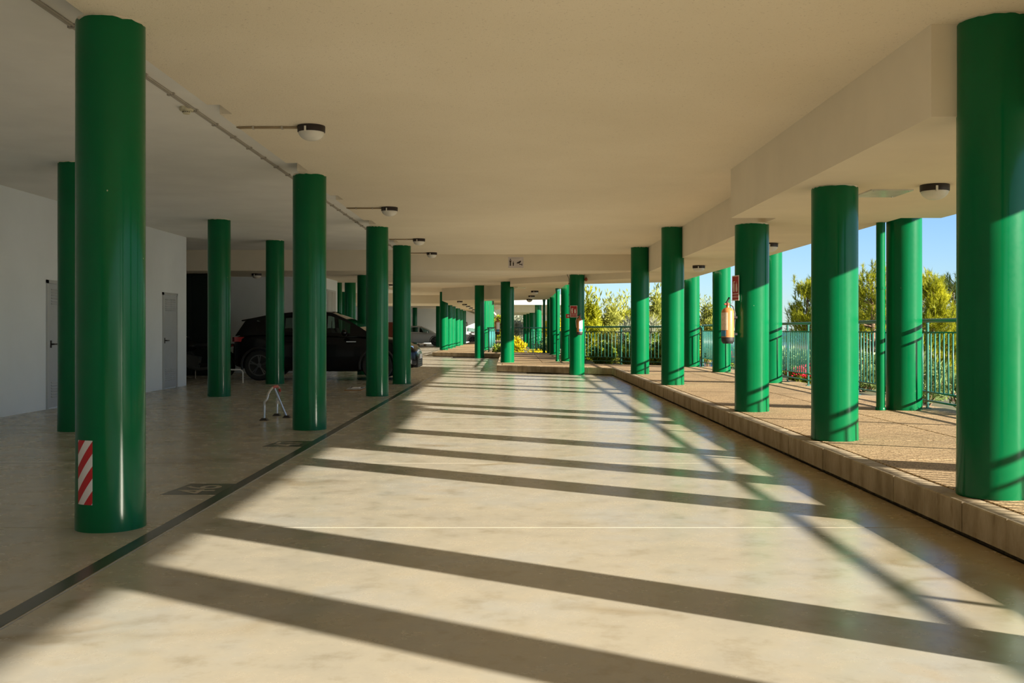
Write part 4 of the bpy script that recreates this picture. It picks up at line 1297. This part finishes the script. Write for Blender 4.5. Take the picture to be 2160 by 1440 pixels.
# ------------------------------------------------------------------ plants
def leaf_mesh(name, centers, dirs, length, width, rng, fold=0.0, tri=False):
    n = len(centers)
    dirs = dirs / (np.linalg.norm(dirs, axis=1, keepdims=True) + 1e-9)
    ref = rng.normal(size=(n, 3))
    side = np.cross(dirs, ref)
    side /= (np.linalg.norm(side, axis=1, keepdims=True) + 1e-9)
    L = length * rng.uniform(0.7, 1.25, size=(n, 1))
    W = width * rng.uniform(0.75, 1.2, size=(n, 1))
    base = centers
    tip = centers + dirs * L
    mid = centers + dirs * L * 0.45
    if tri:
        V = np.stack([base + side * W * 0.5, base - side * W * 0.5, tip], axis=1).reshape(-1, 3)
        k_ = 3
    else:
        V = np.stack([base, mid + side * W * 0.5, tip, mid - side * W * 0.5], axis=1).reshape(-1, 3)
        k_ = 4
    me = bpy.data.meshes.new(name)
    me.vertices.add(len(V))
    me.vertices.foreach_set('co', V.astype(np.float32).ravel())
    me.loops.add(n * k_)
    me.loops.foreach_set('vertex_index', np.arange(n * k_, dtype=np.int32))
    me.polygons.add(n)
    me.polygons.foreach_set('loop_start', np.arange(0, n * k_, k_, dtype=np.int32))
    me.polygons.foreach_set('loop_total', np.full(n, k_, dtype=np.int32))
    me.update(calc_edges=True)
    me.validate()
    return me


def stuff_part(name, me, mat, parent):
    o = obj(name, me, mat, parent)
    o['kind'] = 'stuff'
    return o


def pine(x, y, top, hgt, rad, label, mat='pine_needles', dens=1.0, seed=0):
    rng = np.random.default_rng(100 + seed)
    zb = min(terrain_z(x, y), top - hgt)
    t = thing('pine_tree', label, 'tree', (x, y, zb), 0, 'pines beyond the fence')
    total = top - zb
    lean = rng.uniform(-0.15, 0.15, 2)
    trunk = [(lean[0] * s, lean[1] * s, total * s * 0.94) for s in np.linspace(0, 1, 7)]
    MB().tube(trunk, 0.1, 8, [0.13 * (1 - 0.85 * s) + 0.012 for s in np.linspace(0, 1, 7)]).build('trunk', 'bark', t, True)
    nb = int(46 * dens)
    br = MB()
    C, D = [], []
    for i in range(nb):
        f = rng.uniform(0, 1) ** 0.8
        z = total - hgt * f
        rr = rad * (0.18 + 0.82 * min(1, f * 1.7)) * (1.0 if f < 0.75 else 0.8) * rng.uniform(0.6, 1.08)
        a = rng.uniform(0, 2 * PI)
        p0 = np.array([lean[0] * z / total, lean[1] * z / total, z - 0.15 * rr])
        tip = p0 + np.array([rr * math.cos(a), rr * math.sin(a), rr * rng.uniform(0.25, 0.7)])
        midp = (p0 + tip) / 2 + np.array([0, 0, -0.08 * rr])
        br.tube([p0, midp, tip], 0.02, 5, [0.028, 0.016, 0.006])
        nt_ = int(16 * dens)
        for k_ in range(nt_):
            s = rng.uniform(0.35, 1.0)
            c = p0 * (1 - s) + tip * s + rng.normal(0, 0.12 * rad, 3) * np.array([1, 1, 0.8])
            up = np.array([0, 0, 1.0]) * 0.8 + (tip - p0) / (np.linalg.norm(tip - p0) + 1e-6) * 0.6
            m_ = 16
            dd = rng.normal(size=(m_, 3)) * 0.55 + up
            off = np.outer(rng.uniform(0, 0.22, m_), up / np.linalg.norm(up))
            C.append(c + off)
            D.append(dd)
    br.build('branches', 'bark', t, True)
    me = leaf_mesh('needles', np.concatenate(C), np.concatenate(D), 0.17, 0.020, rng, tri=True)
    stuff_part('needles', me, mat, t)
    # leading shoots
    C, D = [], []
    for k_ in range(9):
        s = np.array([rng.normal(0, 0.3 * rad), rng.normal(0, 0.3 * rad), total - hgt * rng.uniform(0.0, 0.22)])
        m_ = 60
        hh = rng.uniform(0, 0.34, m_)
        C.append(s + np.stack([np.zeros(m_), np.zeros(m_), hh], 1))
        D.append(rng.normal(size=(m_, 3)) * 0.4 + np.array([0, 0, 0.9]))
    me = leaf_mesh('shoots', np.concatenate(C), np.concatenate(D), 0.15, 0.018, rng, tri=True)
    stuff_part('shoots', me, mat, t)
    return t


def px_top(px, py_, Y):
    return ((px - 1080) / 2100 * Y, H + (695 - py_) / 2100 * Y)


k = 0
for (px, py_, Y, hgt, rad, lab, mat, dens) in (
        (1698, 604, 34, 3.4, 0.85, 'slender yellow-green pine left of the column by the access panel', 'pine_needles', 1.2),
        (1722, 600, 40, 3.6, 1.2, 'darker pine partly behind the column by the access panel', 'dark_pine_needles', 1.0),
        (1846, 572, 33, 4.2, 1.3, 'tall pine rising just left of the drainpipe', 'pine_needles', 1.4),
        (1815, 618, 36, 3.4, 1.1, 'dark pine beneath the tall one left of the drainpipe', 'dark_pine_needles', 1.0),
        (1962, 598, 31, 3.6, 1.0, 'rounded bright pine right of the outer column', 'pine_needles', 1.7),
        (2012, 596, 35, 3.6, 1.2, 'dark pine touching the right-hand near column', 'dark_pine_needles', 1.2),
        (1895, 610, 38, 3.4, 1.6, 'pine hidden mostly behind the outer column with the drainpipe', 'pine_needles', 1.0)):
    x, zt = px_top(px, py_, Y)
    pine(x, Y, zt, hgt, rad, lab, mat, dens, k)
    k += 1


def shrub(x, y, top, rx, ry, label, mat, n, leaf=(0.12, 0.03), cat='shrub', group=None, name='shrub', z0=None, shoots=0.6, seed=0, lumps=14, wisp=0):
    rng = np.random.default_rng(500 + seed)
    zb = terrain_z(x, y) - 0.02 if z0 is None else z0
    t = thing(name, label, cat, (x, y, zb), 0, group)
    h = top - zb
    st = MB()
    C, D = [], []
    per = n // lumps
    for i in range(lumps):
        a = rng.uniform(0, 2 * PI)
        q = math.sqrt(rng.uniform(0, 1))
        cx, cy = rx * q * math.cos(a) * 0.85, ry * q * math.sin(a) * 0.85
        hz = h * (1 - 0.35 * q * q) * rng.uniform(0.62, 1.0)
        st.tube([(cx * 0.3, cy * 0.3, 0), (cx * 0.8, cy * 0.8, hz * 0.55), (cx, cy, hz * 0.92)], 0.012, 5, [0.02, 0.013, 0.004])
        s = rng.uniform(0.08, 1.0, per) ** 0.7
        rad = 0.32 * min(rx, ry) * (0.5 + 0.7 * np.sin(PI * np.clip(s, 0, 1)))
        ang = rng.uniform(0, 2 * PI, per)
        rr = rad * np.sqrt(rng.uniform(0, 1, per)) * rng.uniform(0.7, 1.3)
        px_ = cx * s + rr * np.cos(ang)
        py2 = cy * s + rr * np.sin(ang)
        pz = hz * s
        C.append(np.stack([px_, py2, pz], 1))
        d = rng.normal(size=(per, 3)) * 0.8
        d[:, 2] += shoots
        d[:, 0] += np.cos(ang) * 0.5
        d[:, 1] += np.sin(ang) * 0.5
        D.append(d)
    for i in range(wisp):
        a = rng.uniform(0, 2 * PI)
        q = rng.uniform(0, 0.9)
        cx, cy = rx * q * math.cos(a), ry * q * math.sin(a)
        m_ = 26
        s = np.linspace(0.55, rng.uniform(0.95, 1.12), m_)
        C.append(np.stack([cx * s, cy * s, h * s], 1))
        d = rng.normal(size=(m_, 3)) * 0.5
        d[:, 2] += 0.9
        D.append(d)
    st.build('stems', 'bark', t, True)
    me = leaf_mesh('foliage', np.concatenate(C), np.concatenate(D), leaf[0], leaf[1], rng)
    stuff_part('foliage', me, mat, t)
    return t


# tall shrubs straight ahead beyond the cross fence
TS = 'tall shrubs beyond the cross fence'
for i, (px, py_, Y, rx, n, mat, lab) in enumerate((
        (1247, 626, 35.5, 0.55, 5000, 'pine_needles', 'leftmost yellow-green shrub beyond the cross fence, beside the kerb column'),
        (1285, 634, 37.5, 0.9, 6500, 'olive_leaves', 'bushy olive-green shrub left of centre beyond the cross fence'),
        (1320, 632, 41.8, 0.9, 6500, 'pine_needles', 'bright yellow-green shrub left of the tall walkway column'),
        (1352, 628, 46.2, 0.9, 5000, 'olive_leaves', 'wispy olive shrub behind the farthest tall walkway column'),
        (1382, 620, 39.6, 0.8, 6500, 'olive_leaves', 'tallest wispy shrub between the two tall walkway columns'),
        (1430, 636, 44, 1.1, 5000, 'pine_needles', 'yellow-green shrub behind the nearer tall walkway column'),
        (1490, 640, 48.5, 1.0, 5000, 'olive_leaves', 'pale green shrub seen left of the hanging copper extinguisher'))):
    x, zt = px_top(px, py_, Y)
    shrub(x, Y, zt, rx, rx, lab, mat, int(n * 2.6), (0.22, 0.05), group=TS, seed=i, wisp=14, lumps=16, z0=-0.6)
# long-leaved grassy clumps in front of them
for i, (px, py_, Y, rx) in enumerate(((1305, 660, 33.6, 0.8), (1345, 655, 32.2, 0.8), (1390, 650, 34.9, 0.8), (1262, 668, 40.0, 0.45), (1425, 660, 30.8, 0.7))):
    x, zt = px_top(px, py_, Y)
    shrub(x, Y, zt, rx, 0.6, ('grassy drooping clump in front of the bright yellow-green shrub', 'grassy drooping clump just left of the farthest tall walkway column', 'grassy drooping clump between the two tall walkway columns',
                              'low grassy clump next to the kerb column', 'grassy clump behind the nearer tall walkway column')[i], 'grey_leaves' if i % 2 else 'olive_leaves', 4200, (0.36, 0.024), cat='grass clump', name='grass_clump', group='grass clumps', seed=40 + i, shoots=1.1, lumps=10, z0=-0.2)
# vines on the cross fence
for i, (x, y) in enumerate(((2.75, 29.55), (3.45, 28.95), (4.15, 28.35), (4.85, 27.75))):
    shrub(x, y, 1.16 if i else 1.0, 0.5, 0.3, ('first', 'second', 'third', 'fourth')[i] + ' leafy vine from the kerb column behind the cross fence', 'vine_leaves', 2800, (0.10, 0.06), cat='vine', name='vine', group='vines behind the cross fence', seed=60 + i, shoots=0.1, lumps=12, z0=0.05)
# oleander and flowering plants by the near fence
OL = 'leafy plants along the near fence'
for i, (x, y, top, rx, lab) in enumerate(((5.95, 11.6, 0.62, 0.45, 'oleander clump behind the fence at the right-hand near column'), (5.95, 12.7, 0.66, 0.4, 'oleander clump just right of the outer drainpipe column'),
                                          (6.0, 14.6, 0.70, 0.45, 'oleander clump behind the fence left of the drainpipe'), (6.1, 17.2, 0.55, 0.4, 'low leafy clump behind the fence at the access panel column'),
                                          (6.35, 10.8, 0.9, 0.5, 'taller oleander behind the fence at the right edge'))):
    shrub(x, y, top, rx, rx, lab, 'oleander_leaves', 1100, (0.17, 0.024), cat='plant', name='oleander', group=OL, seed=80 + i, shoots=1.0, lumps=14)


for i, (x, y, top, rx, lab) in enumerate(((8.2, 15.5, 0.75, 1.1, 'dark bush down the slope right of the drainpipe'), (8.0, 19.5, 0.80, 1.1, 'dark bush down the slope left of the drainpipe'),
                                          (8.3, 23.5, 0.85, 1.2, 'dark bush behind the fence right of the extinguisher column'), (8.2, 27.8, 0.9, 1.2, 'dark bush behind the fence past the outer columns'),
                                          (8.0, 32.0, 0.95, 1.2, 'dark bush seen just left of the hanging copper extinguisher'), (9.4, 36.5, 0.95, 1.3, 'farthest dark bush behind the near fence'))):
    shrub(x, y, top, rx, rx, lab, 'oleander_leaves', 5200, (0.16, 0.05), cat='bush', name='bush', group='dark bushes down the slope', seed=300 + i, shoots=0.5, lumps=22)


def flower_plant(x, y, top, label, seed):
    t = shrub(x, y, top, 0.30, 0.28, label, 'vine_leaves', 700, (0.07, 0.035), cat='plant', name='flowering_plant', group='red flowering plants at the fence foot', seed=seed, shoots=0.5, lumps=8)
    rng = np.random.default_rng(seed)
    zb = t.location.z
    for k_ in range(5):
        c = np.array([rng.uniform(-0.24, 0.22), rng.uniform(-0.28, 0.1), (top - zb) * rng.uniform(0.6, 1.05)])
        C = c + rng.normal(0, 0.035, (22, 3))
        me = leaf_mesh('blossom', C, rng.normal(size=(22, 3)) + np.array([-0.4, -0.4, 0.4]), 0.055, 0.05, rng)
        obj('blossom', me, 'red_petals', t)


flower_plant(5.52, 19.25, 0.52, 'red flowers at the fence foot beside the outer column', 901)
flower_plant(5.55, 18.45, 0.48, 'red flowers at the fence foot near the access panel column', 902)
flower_plant(5.55, 26.2, 0.62, 'red flowers low behind the fence near its corner', 903)

# garden seen past the middle walkway
for i, (x, y, top, rx, mat, n, lab) in enumerate((
        (0.15, 46.2, 0.95, 0.5, 'yellow_leaves', 1500, 'bright yellow shrub just right of the dark-topped column'),
        (1.25, 46.0, 0.35, 0.6, 'yellow_leaves', 1500, 'low yellow shrub behind the far cross fence'),
        (-0.6, 46.6, 0.65, 0.45, 'vine_leaves', 1300, 'low green shrub left of the dark-topped column'),
        (1.55, 50.0, 1.05, 0.5, 'oleander_leaves', 1500, 'dark rounded bush behind the far cross fence'),
        (0.55, 82.0, 2.9, 1.5, 'grey_leaves', 5000, 'grey-green tree beyond the far pavilion'),
        (3.6, 86.0, 2.9, 1.2, 'yellow_leaves', 3500, 'yellow-green tree right of the pavilion columns'),
        (-1.55, 96.0, 3.2, 1.3, 'pine_needles', 5000, 'yellow-green tree left of the dark-topped column'),
        (0.2, 100.5, 3.4, 1.4, 'grey_leaves', 5000, 'pale grey-green tree far beyond the pavilion'))):
    shrub(x, y, top, rx, rx, lab, mat, n, (0.16, 0.07) if y < 70 else (0.3, 0.12), cat='shrub' if y < 70 else 'tree', group='garden plants beyond the middle walkway', seed=120 + i, z0=-0.3, name='shrub' if y < 70 else 'garden_tree')

# far pavilion across the garden
pv = thing('pavilion', 'distant white pavilion roof on green columns across the garden', 'pavilion', (1.6, 68.0, -1.2))
MB().prism([(-1.7, -6.0), (1.2, -6.0), (2.6, -3.0), (2.6, 6), (-1.7, 6)], 3.95, 4.6).build('roof_slab', 'wing', pv)
MB().prism([(-1.7, -2.0), (3.2, -2.0), (3.2, 12), (-1.7, 12)], 3.55, 3.95).build('lower_slab', 'wing', pv)
for (x, y) in ((0.05, -5.3), (-0.20, 0.0), (-0.35, 4), (-0.55, 8), (1.3, 5.5)):
    MB().lathe([(0.21, 0), (0.21, 4.0)], (x, y, 0), 20).build('column', 'green', pv, True)
MB().box(0.9, 2.4, -5.6, -5.4, 1.2, 1.75).build('planter_front', 'fence', pv)
